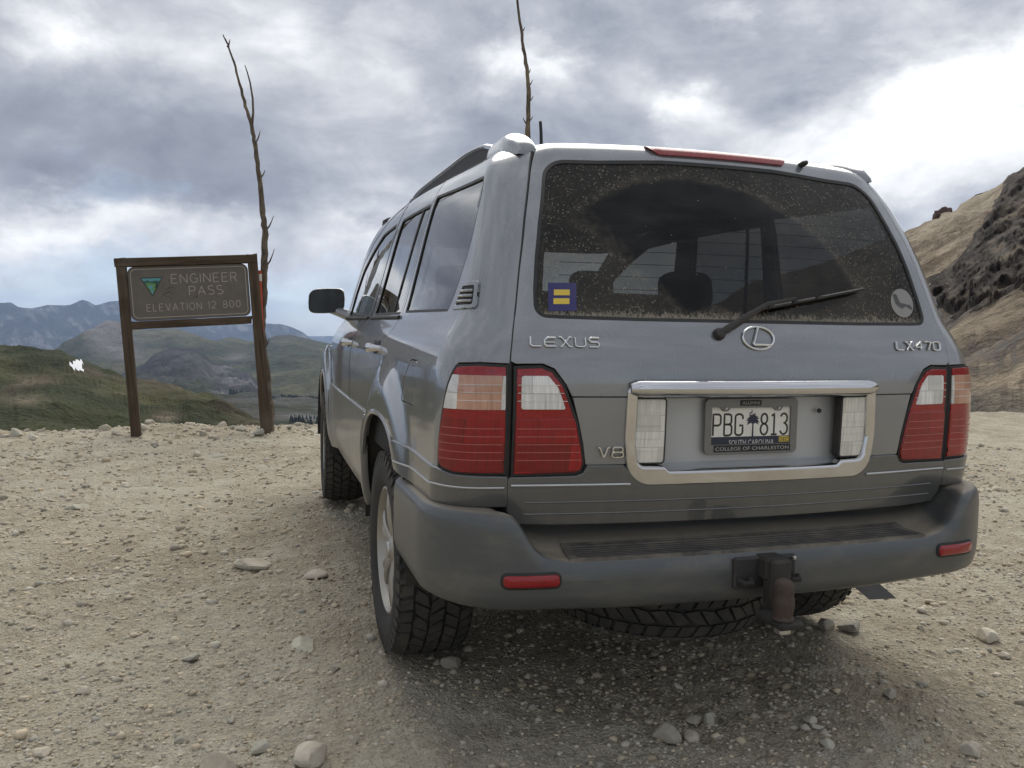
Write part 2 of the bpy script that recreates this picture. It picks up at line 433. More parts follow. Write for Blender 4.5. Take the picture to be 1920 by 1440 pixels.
def groundmat():
    m,t,o=nt('pale_gravel_dirt');n=N(t);p=n.pos()
    a=n.noise(p,.55,8,.62).outputs['Fac'];b=n.noise(p,3.2,8,.65).outputs['Fac'];c=n.noise(p,17,7,.68).outputs['Fac'];g=n.noise(p,90,5,.7).outputs['Fac']
    col=n.ramp(a,[(.30,(.305,.260,.190)),(.48,(.365,.322,.245)),(.62,(.42,.382,.300)),(.75,(.33,.285,.210))])
    pat=n.mr(b,.50,.66);col=n.mix(n.math('MULTIPLY',pat,.8),col,(.46,.43,.345))
    drk=n.mr(b,.46,.33);col=n.mix(n.math('MULTIPLY',drk,.40),col,(.235,.195,.145))
    rustp=n.mr(n.noise(p,1.1,6,.6).outputs['Fac'],.60,.72);col=n.mix(n.math('MULTIPLY',rustp,.30),col,(.34,.24,.14))
    f=n.math('ADD',n.math('MULTIPLY',n.math('SUBTRACT',c,.5),1.0),n.math('ADD',n.math('MULTIPLY',n.math('SUBTRACT',g,.5),1.25),1.15))
    v=n('TexVoronoi',{'Scale':46.,'Randomness':1.});t.links.new(p,v.inputs['Vector'])
    v2=n('TexVoronoi',{'Scale':120.,'Randomness':1.});t.links.new(p,v2.inputs['Vector'])
    sc=n('VectorMath',{0:col},operation='SCALE');t.links.new(f,sc.inputs['Scale'])
    hh=n.math('ADD',n.math('MULTIPLY',n.math('SUBTRACT',1.,v.outputs['Distance']),.55),n.math('ADD',n.math('MULTIPLY',n.math('SUBTRACT',1.,v2.outputs['Distance']),.28),n.math('ADD',n.math('MULTIPLY',c,.9),n.math('MULTIPLY',g,.45))))
    bs=n('BsdfPrincipled',{'Base Color':sc.outputs[0],'Roughness':.95,'Specular IOR Level':.12,'Normal':n.bump(hh,1.,.026)})
    t.links.new(bs.outputs[0],o.inputs[0]);return m
M_ground=groundmat()
fa=np.arange(math.radians(-38),math.radians(78),.0047)
ca=np.arange(math.radians(78),math.radians(322),.035)
ang=np.concatenate([fa,ca]);rr=1.15*np.exp(np.arange(0,math.log(70/1.15),.0066));rr=np.concatenate([[.02,.4,.8],rr,[90,140,250,500,1200]])
A,Rr=np.meshgrid(ang,rr,indexing='ij');GX=CAMP.x+np.sin(A)*Rr;GY=CAMP.y+np.cos(A)*Rr
GZ=ground_h(GX,GY);GZ=np.maximum(GZ,-30-Rr*.12)
ground=npgrid('ground',np.stack([GX,GY,GZ],-1),M_ground,closed=True);tag(ground,'pale tan gravel and dirt of the mountain pass',kind='structure')
# ------------------------------------------------------------------ hills and mountains
def interp(pts,a): 
    xs,ys=zip(*pts);return np.interp(a,xs,ys)
def hill(name,crest,D,Df,zf,mat,colf,az0,az1,nu,nv,amp,freq,shape=1.,crag=.0,seed=0,back=True,rows=None,jag=.02):
    """terrain rising from its foot to a crest line given as bearings and elevations seen from the pass"""
    azd=np.asarray(az0) if not np.isscalar(az0) else np.linspace(az0,az1,nu);az=np.radians(azd);nu=len(az)
    dc=interp(D,azd) if isinstance(D,list) else np.full(nu,D);df=interp(Df,azd) if isinstance(Df,list) else np.full(nu,Df)
    el=interp(crest,azd);zc=CAMP.z+dc*np.tan(np.radians(el));els=np.mean([interp(crest,azd+q) for q in np.linspace(-1,1,21)*(azd[-1]-azd[0])*.018],0);zs=CAMP.z+dc*np.tan(np.radians(els));zff=interp(zf,azd) if isinstance(zf,list) else np.full(nu,zf)
    v=np.linspace(-.25 if back else 0,1,nv)
    vv=np.clip(v,0,1)[None,:];d=dc[:,None]+(df-dc)[:,None]*v[None,:]
    kz=np.exp(-vv*14);z0=zc[:,None]*kz+zs[:,None]*(1-kz);z=z0+(zff[:,None]-z0)*vv**shape
    z=z-np.where(v[None,:]<0,-v[None,:]*np.abs(dc-df)[:,None]*.5,0)
    x=CAMP.x+np.sin(az)[:,None]*d;y=CAMP.y+np.cos(az)[:,None]*d
    rg=ridged(x*freq,y*freq,6,seed)-.5;fb=fbm(x*freq*2.3,y*freq*2.3,5,seed+50)
    wgt=np.clip(np.abs(v)*5,0,1)[None,:]
    z=z+amp*(rg*1.0+fb*.45)*wgt*(1-.35*vv)+amp*jag*10*(fbm(x*freq*9,y*freq*9,4,seed+80))*(.35+.65*wgt)*.25
    V=np.stack([x,y,z],-1)
    # slope
    gu=np.gradient(V,axis=0);gv=np.gradient(V,axis=1);nn=np.cross(gu,gv);nn/=np.linalg.norm(nn,axis=-1,keepdims=True)+1e-9
    steep=1-np.abs(nn[...,2])
    col=colf(x,y,z,azd[:,None]+0*z,vv+0*z,steep,np.degrees(np.arctan2(z-CAMP.z,np.hypot(x-CAMP.x,y-CAMP.y))))
    o=npgrid(name,V,mat,np.clip(col,0,1));tag(o,kind='structure');return o,V
def lerp3(a,b,t): return np.asarray(a)*(1-t[...,None])+np.asarray(b)*t[...,None]
def ss(a,b,x):
    t=np.clip((x-a)/(b-a),0,1);return t*t*(3-2*t)
M_far=landmat('far_rock',.0030,bump=1.,dist=120,amt=.6);M_mid=landmat('alpine_slope',.010,bump=1.,dist=30,amt=.75);M_near=landmat('tundra_grass',.05,bump=1.,dist=6,amt=.75);M_scree=landmat('scree',.16,bump=1.,dist=1.4,amt=.6);M_crag=landmat('dark_crag_rock',.5,bump=1.,dist=.5,amt=.55)
def c_far(x,y,z,az,v,st,el):
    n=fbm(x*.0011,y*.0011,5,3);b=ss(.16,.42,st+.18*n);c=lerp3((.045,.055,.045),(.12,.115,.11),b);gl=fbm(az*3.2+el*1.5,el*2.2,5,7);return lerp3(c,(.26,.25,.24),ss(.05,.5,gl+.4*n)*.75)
crest=[(-75,1.5),(-50,.6),(-32,1.3),(-22,.5),(-18,1.1),(-16,.7),(-14.16,.85),(-13.63,.93),(-13.23,.62),(-12.6,.60),(-11.72,.82),(-10.6,.85),(-9.88,1.23),(-9.5,1.1),(-9.16,.84),(-8.2,1.15),(-7.53,1.28),(-6.6,1.05),(-5.56,.6),(-4,.25),(-2.41,.08),(-.45,-.1),(.88,-.03),(2.22,-.16),(3.0,-.5),(3.59,-1.0),(4.3,-1.7),(7,-2.4),(30,-2.6)]
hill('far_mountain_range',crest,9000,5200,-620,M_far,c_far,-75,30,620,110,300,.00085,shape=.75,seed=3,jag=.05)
hill('distant_mesa',[(-20,-.9),(0,-.85),(3,-.9),(5,-.84),(8,-.9),(12,-1.2),(30,-.9)],15000,11000,-600,M_far,c_far,-5,30,120,24,60,.0006,seed=30)
def c_mid(x,y,z,az,v,st,el):
    n=fbm(x*.004,y*.004,5,13);g=lerp3((.052,.060,.026),(.105,.100,.044),ss(-.3,.45,n+.5*fbm(x*.011,y*.011,4,15)))
    g=lerp3(g,(.14,.13,.062),ss(-1.5,-.5,el)*ss(.0,.6,fbm(x*.002,y*.002,3,14)+.3)*.8)
    peak=np.exp(-((az+9.3-(-el)*.75)/1.15)**2)*ss(-3.4,-1.2,el)
    rock=np.clip(peak*1.5,0,1)+ss(.30,.5,st+.12*n)*.8+np.exp(-(((az+1.0)/.9)**2+((el+2.3)/.28)**2))*.8
    return lerp3(g,(.18,.165,.15),np.clip(rock+.25*fbm(x*.01,y*.01,4,16),0,1))
crest=[(-40,-3.5),(-16,-4.5),(-12.62,-2.97),(-11.35,-1.86),(-10.06,-1.05),(-9.2,-.45),(-8.59,-.06),(-8.1,-.10),(-7.55,-.22),(-6.9,-.55),(-6.5,-.66),(-5.6,-.55),(-4.64,-.50),(-3.5,-.85),(-2.42,-1.30),(-1.44,-1.04),(-.8,-1.1),(-.13,-1.30),(.7,-1.15),(1.54,-.85),(2.39,-.83),(3.3,-1.0),(4.28,-1.23),(5.67,-1.5),(9,-1.2),(14,-2.),(24,-1.4),(40,-3)]
hill('green_hills',crest,3600,1500,[(-40,-330),(-6,-300),(0,-215),(6,-150),(40,-150)],M_mid,c_mid,-40,40,560,120,90,.0022,shape=1.15,seed=13,jag=.03)
def c_dome(x,y,z,az,v,st,el):
    n=fbm(x*.012,y*.012,5,23);c=lerp3((.045,.043,.040),(.09,.085,.08),ss(-.3,.4,n))
    c=lerp3(c,(.19,.185,.18),ss(-3.2,-1.2,az)*ss(-.15,.35,n))
    return lerp3(c,(.045,.055,.025),ss(-3.0,-4.3,el+.5*n)*ss(-1.5,-3.5,az))
crest=[(-12,-5.5),(-8.2,-3.6),(-7.13,-3.02),(-6.52,-2.68),(-5.9,-2.15),(-5.59,-2.0),(-5.1,-1.8),(-4.65,-1.72),(-3.9,-1.7),(-3.39,-1.85),(-2.9,-2.2),(-2.43,-2.68),(-1.4,-2.9),(-.14,-3.37),(.4,-4.2),(.9,-5.0),(2.5,-5.6)]
hill('rocky_dome',crest,2200,1250,[(-12,-190),(-6,-150),(2.5,-150)],M_mid,c_dome,-12,2.5,240,80,46,.0068,shape=.9,seed=23,jag=.07)
def c_val(x,y,z,az,v,st,el):
    n=fbm(x*.012,y*.012,5,33);c=lerp3((.045,.052,.025),(.09,.082,.068),ss(-.2,.5,n))
    c=lerp3(c,(.15,.148,.145),ss(.05,.35,fbm(x*.03,y*.03,4,34))*ss(-5.2,-6.,el)*ss(1,2.5,az));return lerp3(c,(.09,.085,.08),ss(-2,1,az)*ss(-5.6,-5.0,el)*.6)
hill('valley_floor',[(-40,-5.2),(-10,-5.0),(-4,-4.75),(0,-4.7),(2,-4.85),(6,-5.1),(20,-5),(40,-5.4)],1500,260,-46,M_mid,c_val,-40,40,360,90,16,.008,shape=.95,seed=33)
def c_near(x,y,z,az,v,st,el):
    n=fbm(x*.02,y*.02,5,43);n2=fbm(x*.05,y*.012,4,44);g=lerp3((.044,.053,.024),(.096,.092,.046),ss(-.35,.45,n+.4*n2+.5*fbm(x*.09,y*.05,4,47)))
    g=lerp3(g,(.115,.095,.066),ss(.28,.6,n2+.5*fbm(x*.006,y*.006,3,46))*.85)
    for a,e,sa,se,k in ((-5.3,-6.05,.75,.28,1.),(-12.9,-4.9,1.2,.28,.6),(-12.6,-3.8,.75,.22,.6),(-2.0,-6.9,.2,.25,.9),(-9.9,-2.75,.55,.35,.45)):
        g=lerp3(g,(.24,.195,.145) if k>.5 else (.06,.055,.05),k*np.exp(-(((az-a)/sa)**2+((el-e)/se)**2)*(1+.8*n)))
    return g
crest=[(-120,3),(-80,2.0),(-50,.2),(-30,-1.2),(-20,-1.75),(-14.22,-1.92),(-12.6,-2.0),(-10.93,-2.25),(-10.08,-2.42),(-8.92,-3.0),(-8.3,-3.5),(-7.75,-3.95),(-6.6,-4.35),(-5.62,-4.53),(-3.09,-4.92),(-1.47,-5.75),(-.15,-6.65),(.85,-7.0),(3,-8.),(8,-9)]
NAZ=np.concatenate([np.linspace(-120,-19,110),np.linspace(-18.8,8,560)])
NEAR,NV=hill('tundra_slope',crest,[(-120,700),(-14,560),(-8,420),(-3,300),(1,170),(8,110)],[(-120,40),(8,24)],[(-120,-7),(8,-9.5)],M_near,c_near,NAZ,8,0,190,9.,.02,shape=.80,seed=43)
# ------------------------------------------------------------------ scree mountain on the right
def rcol(x,y,z,az,v,st,el):
    # diagonal streaks of tan and grey scree running down to the left
    s=az*.55-el*.9;n=fbm(x*.05,y*.05,5,53);n1=fbm(s*1.5+n*.5,el*.12,5,54,.65)*1.5;n2=fbm(s*7.+n,el*.5,5,55,.65)*1.4
    c=lerp3((.165,.128,.092),(.285,.232,.165),ss(-.25,.3,n1+.5*n2))
    c=lerp3(c,(.34,.295,.22),ss(.05,.5,n1)*ss(3.5,5.5,el)*.8)
    c=lerp3(c,(.105,.095,.085),ss(.05,.40,-n1+.4*n2)*ss(3.6,.5,el)*.85)
    c=lerp3(c,(.15,.085,.07),ss(.32,.62,fbm(x*.12,y*.12,4,57))*ss(6.,7.,el)*.8)
    return lerp3(c,(.10,.095,.085),ss(-2.6,-4.2,el+.5*n)*.75)
crestR=[(14,-7),(20,-4.5),(26,-1.),(32,2.2),(38,4.6),(41,5.8),(42.15,6.14),(42.59,6.28),(43.01,6.58),(43.5,6.78),(43.72,6.80),(43.86,7.22),(44.2,7.25),(44.4,7.0),(44.6,7.15),(44.82,7.65),(45.63,8.15),(46.17,8.32),(46.58,8.42),(46.97,8.70),(47.2,9.15),(47.6,9.3),(48.0,9.42),(50,11),(56,14),(66,17),(80,15),(100,8),(120,2)]
RAZ=np.concatenate([np.linspace(14,37,120),np.linspace(37.1,52,620),np.linspace(52.2,120,200)])
SCREE,RV=hill('scree_mountain',crestR,150,[(14,22),(48,19),(120,24)],[(14,-5.5),(48,-2.6),(120,-3)],M_scree,rcol,RAZ,120,0,230,5.5,.035,shape=.92,seed=53,jag=.06)
def make_crag():
    a0,a1=42.3,60.;az=np.radians(np.linspace(a0,a1,330));nu0=RV.shape[0];idx=np.interp(np.degrees(az),RAZ,np.arange(nu0))
    i0=np.clip(np.floor(idx).astype(int),0,nu0-2);f=(idx-i0)[:,None,None]
    V=RV[i0]*(1-f)+RV[i0+1]*f
    # resample rows finer
    nv=V.shape[1];jj=np.linspace(42,nv-16,330);j0=np.floor(jj).astype(int);g=(jj-j0)[None,:,None];V=V[:,j0]*(1-g)+V[:,np.minimum(j0+1,nv-1)]*g
    x,y,z=V[...,0],V[...,1],V[...,2];azd=np.degrees(np.arctan2(x-CAMP.x,y-CAMP.y));el=np.degrees(np.arctan2(z-CAMP.z,np.hypot(x-CAMP.x,y-CAMP.y)))
    lo=np.interp(azd,[42.6,43.3,44.,45.,46.5,48.3,50,56,70],[2.7,2.1,1.3,.9,1.5,2.5,3,4,4.]);hi=np.interp(azd,[42.6,43.3,44.,45.,46.,46.7,47.2,48.3,50,56,70],[2.6,3.4,3.9,5.0,6.4,8.2,9.5,10.4,13,16,17])
    s=np.minimum(el-lo,hi-el)+.75*fbm(x*.11+z*.1,y*.11+z*.17,5,61,.6)
    a=np.clip(s/.9,0,1)
    u=azd*2.6;w=el*2.6;u,w=u*.83+w*.55,w*.83-u*.55
    q=ridged(u*.16+.6*fbm(u*.3,w*.3,3,67),w*.24,6,62,.58)-.4;q2=ridged(u*.8,w*1.0,6,64,.65)-.45
    d=a*(1.3-2.6*q+1.3*q2)
    n=np.array([-math.sin(math.radians(47)),-math.cos(math.radians(47)),.12]);n/=np.linalg.norm(n)
    P=V+n*np.maximum(d,-.2)[...,None];P[...,2]-=.15*(1-a)
    t=fbm(u*.5,w*.8,6,65,.62)*1.3;col=lerp3((.040,.034,.030),(.105,.090,.076),ss(-.25,.4,t));col=lerp3(col,(.20,.165,.12),ss(.2,.6,fbm(u*.22,w*.6,5,66,.6)+.1)*.75)
    o=npgrid('rock_outcrop',P,M_crag,col,mask=(s>0))
    tag(o,'dark brown jagged rock outcrop on the tan scree slope right of the car','outcrop')
make_crag()
# small outcrops on the skyline
for k,(a,e,w_,h_) in enumerate(((43.98,7.25,1.35,1.9),(46.35,8.28,2.2,.9),(42.6,6.3,.9,.5))):
    D=149.;c=Vector((CAMP.x+math.sin(math.radians(a))*D,CAMP.y+math.cos(math.radians(a))*D,CAMP.z+D*math.tan(math.radians(e))-h_*.62-.35))
    bm=bmesh.new();bmesh.ops.create_icosphere(bm,subdivisions=4,radius=1)
    P=np.array([v.co for v in bm.verts]);dn=1+.5*fbm(P[:,0]*2+k*7,P[:,1]*2+P[:,2]*1.7,4,70+k)+.35*(ridged(P[:,0]*3+k,P[:,2]*3+P[:,1],4,75)-.5)
    P=P*dn[:,None]*np.array([w_,w_,h_]);
    for v,p in zip(bm.verts,P): v.co=Vector(p)+c
    me=bpy.data.meshes.new('skyline_rock');bm.to_mesh(me);bm.free();me.materials.append(simple('reddish_rock',(.10,.065,.055),.95,var=.4,scale=.8,bump=.8,bscale=2) if k==0 else bpy.data.materials['reddish_rock'])
    o=link(bpy.data.objects.new('skyline_rock',me));tag(o,['tall reddish rock standing on the scree skyline near the car','low dark rock on the scree skyline beside the outcrop','low rock at the foot of the scree skyline beside the car'][k],'rock')
# snow patches lying on the tundra slope
NA=np.degrees(np.arctan2(NV[...,0]-CAMP.x,NV[...,1]-CAMP.y));NE=np.degrees(np.arctan2(NV[...,2]-CAMP.z,np.hypot(NV[...,0]-CAMP.x,NV[...,1]-CAMP.y)))
M_snow=simple('old_snow',(.60,.61,.63),.6,var=.08,scale=.4)
for poly,lab in (([(-10.95,-2.60),(-10.45,-2.60),(-10.22,-2.48),(-9.98,-2.50),(-9.90,-2.85),(-10.15,-2.92),(-9.95,-3.02),(-9.82,-3.30),(-10.35,-3.20),(-10.68,-3.05),(-10.45,-2.95),(-10.85,-2.80)],'white snow patch high on the green slope left of the sign'),):
    mk=pip(np.stack([NA.ravel(),NE.ravel()],1),[(a*1.0,e) for a,e in inset(poly,-.04 if len(poly)>8 else -.13)]).reshape(NA.shape);mk[:,:39]=False
    o=npgrid('snow_patch',NV+np.array([0,0,.15]),M_snow,mask=mk);tag(o,lab,'snow')
# conifer wood below the hills
def wood():
    V=[];F=[]
    def tree(p,h,r):
        k=len(V);n=6
        for s,(z0,z1,q) in enumerate(((.05,.55,1.),(.30,.80,.72),(.58,1.,.45))):
            b=len(V);ph=RNG.random()*6
            for i in range(n): a=ph+2*math.pi*i/n;rr_=r*q*(.75+.5*RNG.random());V.append((p[0]+rr_*math.cos(a),p[1]+rr_*math.sin(a),p[2]+h*z0))
            V.append((p[0],p[1],p[2]+h*z1));F.extend([(b+i,b+(i+1)%n,b+n) for i in range(n)])
    for k in range(430):
        band=RNG.random()
        if band<.55: a=RNG.uniform(1.6,5.5);e=-4.98-.06*(a-1.5)-abs(RNG.normal())*.10
        elif band<.8: a=RNG.uniform(-1.5,2.);e=-4.55-.20*(a+1.5)-abs(RNG.normal())*.16
        else: a=RNG.uniform(2.3,6.);e=-6.3-abs(RNG.normal())*.25
        D=1320-(-e-4.7)*420;D=max(D,420)
        x=CAMP.x+math.sin(math.radians(a))*D;y=CAMP.y+math.cos(math.radians(a))*D;h=D/1320*RNG.uniform(7,13)
        tree((x,y,CAMP.z+D*math.tan(math.radians(e))-h*.35),h,h*.22)
    o=mesh_obj('conifer_wood',V,F,simple('dark_spruce',(.022,.032,.022),.95,var=.4,scale=.1),smooth=False)
    tag(o,'dark distant spruces scattered in the valley beside the sign','trees',kind='stuff')
wood()
# ------------------------------------------------------------------ haze
hz=MB();hz.box((0,6500,-230),(44000,22000,1140));hz_o=hz.obj('haze',None,smooth=False)
m,t,o=nt('haze');n=N(t);pv=n('VolumePrincipled',{'Color':(.50,.66,1.0,1),'Density':6.2e-5,'Anisotropy':.2});t.links.new(pv.outputs[0],o.inputs['Volume']);hz_o.data.materials.append(m)
tag(hz_o,'thin blue mountain haze in the air',kind='stuff')
# ------------------------------------------------------------------ the car: master surface (x half width, y forward, z up)
def pch(xs,ys):
    n=len(xs);h=[xs[i+1]-xs[i] for i in range(n-1)];d=[(ys[i+1]-ys[i])/h[i] for i in range(n-1)]
    m=[0]*n;m[0]=d[0];m[-1]=d[-1]
    for i in range(1,n-1):
        if d[i-1]*d[i]>0:
            w1=2*h[i]+h[i-1];w2=h[i]+2*h[i-1];m[i]=(w1+w2)/(w1/d[i-1]+w2/d[i])
    def f(x):
        if x<=xs[0]:return ys[0]+m[0]*(x-xs[0])
        if x>=xs[-1]:return ys[-1]+m[-1]*(x-xs[-1])
        lo,hi=0,n-1
        while hi-lo>1:
            k=(lo+hi)//2
            if xs[k]<=x:lo=k
            else:hi=k
        t=(x-xs[lo])/h[lo];t2=t*t;t3=t2*t
        return ys[lo]*(2*t3-3*t2+1)+h[lo]*m[lo]*(t3-2*t2+t)+ys[lo+1]*(3*t2-2*t3)+h[lo]*m[lo+1]*(t3-t2)
    return f
PROF=[(.30,.30,.86,.20,.12),(.42,.42,.895,.17,.12),(.55,.55,.93,.15,.12),(.70,.70,.943,.115,.11),(.80,.80,.947,.093,.11),(.95,.95,.948,.083,.11),(1.05,1.05,.946,.081,.11),
(1.12,1.12,.940,.083,.115),(1.17,1.17,.927,.089,.125),(1.21,1.21,.908,.099,.13),(1.245,1.245,.885,.112,.13),(1.28,1.28,.866,.127,.13),(1.32,1.32,.853,.143,.125),(1.40,1.40,.834,.173,.12),(1.50,1.50,.810,.212,.12),
(1.60,1.60,.786,.262,.12),(1.68,1.68,.764,.310,.12),(1.74,1.735,.742,.349,.12),(1.79,1.781,.710,.377,.13),(1.83,1.805,.675,.405,.14),(1.88,1.818,.62,.460,.15),(1.96,1.828,.53,.57,.15),(2.2,1.842,.27,.8,.1),(2.5,1.848,0,1.1,.0)]
_c=list(zip(*PROF))
fz=pch(_c[0],_c[1]);fW0=pch(_c[0],_c[2]);fR=pch(_c[0],_c[3]);fr=pch(_c[0],_c[4])
KB=.115
def sm(a,b,x):
    t=min(1,max(0,(x-a)/(b-a)));return t*t*(3-2*t)
def cw(t): return .0148*(1+.6*sm(1.2,1.7,t))*(1-sm(1.78,1.95,t))
def fW(t): return max(0.,fW0(t)-cw(t))
def rise(y,t): return (.042*sm(.4,2.0,y)-.035*max(0,(y-2.2)/1.6)**2)*sm(1.25,1.74,t)
def S0(b,t):
    z,W,R,r=fz(t),fW(t),fR(t),max(fr(t),1e-4)
    if b<=-r: x,y=W+b,0.0
    elif b>=r: x,y=W,b
    else:
        ph=(b+r)/(2*r)*math.pi/2
        x=W-r+r*math.sin(ph);y=r-r*math.cos(ph)
    x=max(x,0.0)
    y=y+R+KB*x*x
    if b>-r:
        x+=cw(t)*(1-max(0,(1.7-max(y,.25))/1.45)**2)*sm(-r,r,b)-.05*max(0,(y-2.6)/2.0)**2
    return [x,y,z+rise(y,t)+.016*sm(1.66,1.82,t)*(1-min(1,x/.64)**2)]
ARY=(1.106,3.956)
def flare(y,z):
    f=0
    for yc in ARY:
        d=math.hypot((y-yc)*1.03,(z-.40)*(.94 if z>.4 else .6))-.49
        f=max(f,.034*(1-sm(.06,.20,d)))
    return f
def b_of(y,t):
    W=fW(t);b=y-fR(t)-KB*W*W
    for _ in range(3): b+=y-S0(b,t)[1]
    return b
def bx(x,t):
    lo,hi=-fW(t),fr(t)
    for _ in range(40):
        m=(lo+hi)/2
        if S0(m,t)[0]<x: lo=m
        else: hi=m
    return lo
def Sside(y,t):
    p=S0(b_of(y,t),t);p[0]+=flare(p[1],p[2]);return p
def Scor(b,t):
    p=S0(b,t);p[0]+=flare(p[1],p[2])*sm(0,.15,b);return p
def Srear(x,t):
    p=S0(abs(x)-fW(t),t);return [p[0] if x>=0 else -p[0],p[1],p[2]]
xsplit=pch([.66,.84,1.138,1.205,1.264,1.324,1.4,1.478,1.558,1.642,1.735,1.80,1.84,1.9],[.746,.752,.751,.743,.732,.72,.706,.69,.673,.651,.626,.606,.585,.55])
def arch(yc,n=26,a=.50,b=.53,e=2.6,z0=.385,zl=.40):
    out=[]
    for i in range(n+1):
        th=math.pi*i/n;c,s=math.cos(th),math.sin(th)
        out.append((yc-a*math.copysign(abs(c)**(2/e),c),z0+b*abs(s)**(2/e)))
    out[0]=(out[0][0],zl);out[-1]=(out[-1][0],zl)
    return out
# ---- materials
M_paint=paint('dusty_silver_paint',(.215,.225,.240),.07,.34,rough=.25,metal=.42,coat=1.)
M_clad=paint('two_tone_lower_paint',(.085,.092,.096),.05,.22,metal=.35,coat=.8,ztop=1.0)
M_doorclad=paint('dusty_lower_door_paint',(.19,.197,.205),.18,.5,metal=.4,coat=.8,ztop=1.0)
M_bump=paint('bumper_paint',(.085,.092,.095),.10,.26,rough=.42,metal=.2,coat=.25,ztop=.8)
M_rubber=simple('black_rubber',(.012,.012,.013),.55,var=.2,dust=.06)
M_dark=simple('dark_plastic',(.018,.018,.02),.6,var=.25,scale=8,dust=.12)
M_under=simple('dirty_underbody',(.018,.017,.016),.8,var=.4,scale=6,dust=.14)
M_trim=simple('dark_interior_trim',(.018,.018,.019),.8,var=.15,scale=14)
M_seat=simple('grey_leather',(.030,.029,.028),.6,var=.15,scale=10,bump=.2,bscale=90)
M_chrome=simple('chrome',(.62,.62,.63),.08,metal=1.,var=.04,scale=30,dust=.07)
M_letter=simple('chrome_lettering',(.74,.74,.72),.18,metal=1.,var=.05,scale=60,dust=.1)
M_silver=simple('satin_silver',(.55,.55,.54),.3,metal=.9,var=.08,dust=.3)
M_rim=simple('alloy_rim',(.42,.40,.36),.38,metal=.75,var=.12,scale=9,dust=.35)
M_tyre=simple('tyre_rubber',(.016,.016,.016),.75,var=.3,scale=12,dust=.10,bump=.25,bscale=160)
M_tread=simple('dusty_tread',(.032,.031,.030),.8,var=.3,scale=30,dust=.20,bump=.3,bscale=220)
M_rust=simple('rusty_steel',(.07,.05,.042),.7,metal=.4,var=.4,scale=40,dust=.2,bump=.3)
G_side=glassmat('privacy_glass',(.15,.152,.148),.05)
G_front=glassmat('clear_glass',(.58,.58,.55),.12)
G_mid=glassmat('tinted_glass',(.36,.365,.35),.05)
def rear_glass():
    m,t,o=nt('dusty_rear_glass');n=N(t);p=n.pos();X,Y,Z=n.xyz(p)[0:3]
    fr=schlick(n,.024)
    tr=n('BsdfTransparent',{'Color':(.25,.248,.235,1)}).outputs[0]
    gl=n('BsdfGlossy',{'Color':(1,1,1,1),'Roughness':.01}).outputs[0]
    mx=n('MixShader',{0:fr,1:tr,2:gl}).outputs[0]
    # wiped sector about the wiper pivot, in the plane of the glass
    dx=n.math('SUBTRACT',X,-.13);dz=n.math('MULTIPLY',n.math('SUBTRACT',Z,1.20),1.10)
    r=n.math('SQRT',n.math('ADD',n.math('MULTIPLY',dx,dx),n.math('MULTIPLY',dz,dz)))
    an=n.math('ARCTAN2',dz,dx)
    wob=n.math('MULTIPLY',n.math('SUBTRACT',n.noise(p,14,3).outputs['Fac'],.5),.03)
    rr=n.math('ADD',r,wob)
    inr=n.math('MULTIPLY',n.mr(rr,.115,.135),n.mr(rr,.575,.560))
    ina=n.math('MULTIPLY',n.mr(an,.30,.34),n.mr(an,2.36,2.30))
    wiped=n.math('MULTIPLY',inr,ina)
    edge=n.math('MULTIPLY',n.math('MULTIPLY',n.mr(rr,.55,.57),n.mr(rr,.60,.58)),ina)
    ledge=n.math('MULTIPLY',n.math('MULTIPLY',n.mr(an,2.20,2.30),n.mr(an,2.40,2.34)),n.math('MULTIPLY',n.mr(rr,.12,.14),n.mr(rr,.58,.56)))
    # specks and drops
    v=n('TexVoronoi',{'Scale':95.,'Randomness':1.});t.links.new(p,v.inputs['Vector'])
    keep=n.mr(n.noise(p,37,3).outputs['Fac'],.42,.52)
    spots=n.math('MULTIPLY',n.mr(v.outputs['Distance'],.30,.16),keep)
    st=n.noise(n.scale(p,(190,190,60)),1.0,4,.75).outputs['Fac']
    streak=n.mr(st,.55,.70,0,.8)
    film=n.mr(n.noise(p,6,7,.65).outputs['Fac'],.3,.8,.012,.075)
    bot=n.math('ADD',n.mr(Z,1.335,1.275),n.math('MULTIPLY',n.math('SUBTRACT',n.noise(n.scale(p,(140,140,50)),1.,5,.7).outputs['Fac'],.5),1.6))
    bot=n.mr(bot,.62,.95,0,.68)
    botz=n.math('MULTIPLY',bot,n.mr(Z,1.36,1.32))
    und=n.math('ADD',film,n.math('MULTIPLY',n.math('MAXIMUM',streak,spots),.40))
    und=n.math('ADD',und,n.math('MULTIPLY',n.mr(Z,1.5,1.28),.05))
    wv=n('TexVoronoi',{'Scale':42.,'Randomness':1.});t.links.new(p,wv.outputs['Distance'].node.inputs['Vector'])
    wk=n.mr(n.noise(p,23,2).outputs['Fac'],.56,.62)
    wsp=n.math('MULTIPLY',n.mr(wv.outputs['Distance'],.12,.06),wk)
    d=n.math('ADD',n.math('MULTIPLY',und,n.math('SUBTRACT',1.,n.math('MULTIPLY',wiped,.93))),n.math('MULTIPLY',wsp,.5))
    d=n.math('ADD',d,n.math('MULTIPLY',n.math('MAXIMUM',edge,ledge),n.mr(n.noise(p,60,4).outputs['Fac'],.4,.7,.01,.13)))
    d=n.math('MAXIMUM',d,n.math('MULTIPLY',botz,n.math('SUBTRACT',1.,n.math('MULTIPLY',wiped,.2))),clamp=True)
    mx=n('MixShader',{0:d,1:mx,2:n('BsdfDiffuse',{'Color':(.36,.32,.25,1)}).outputs[0]}).outputs[0]
    t.links.new(mx,o.inputs[0]);return m
G_rear=rear_glass()
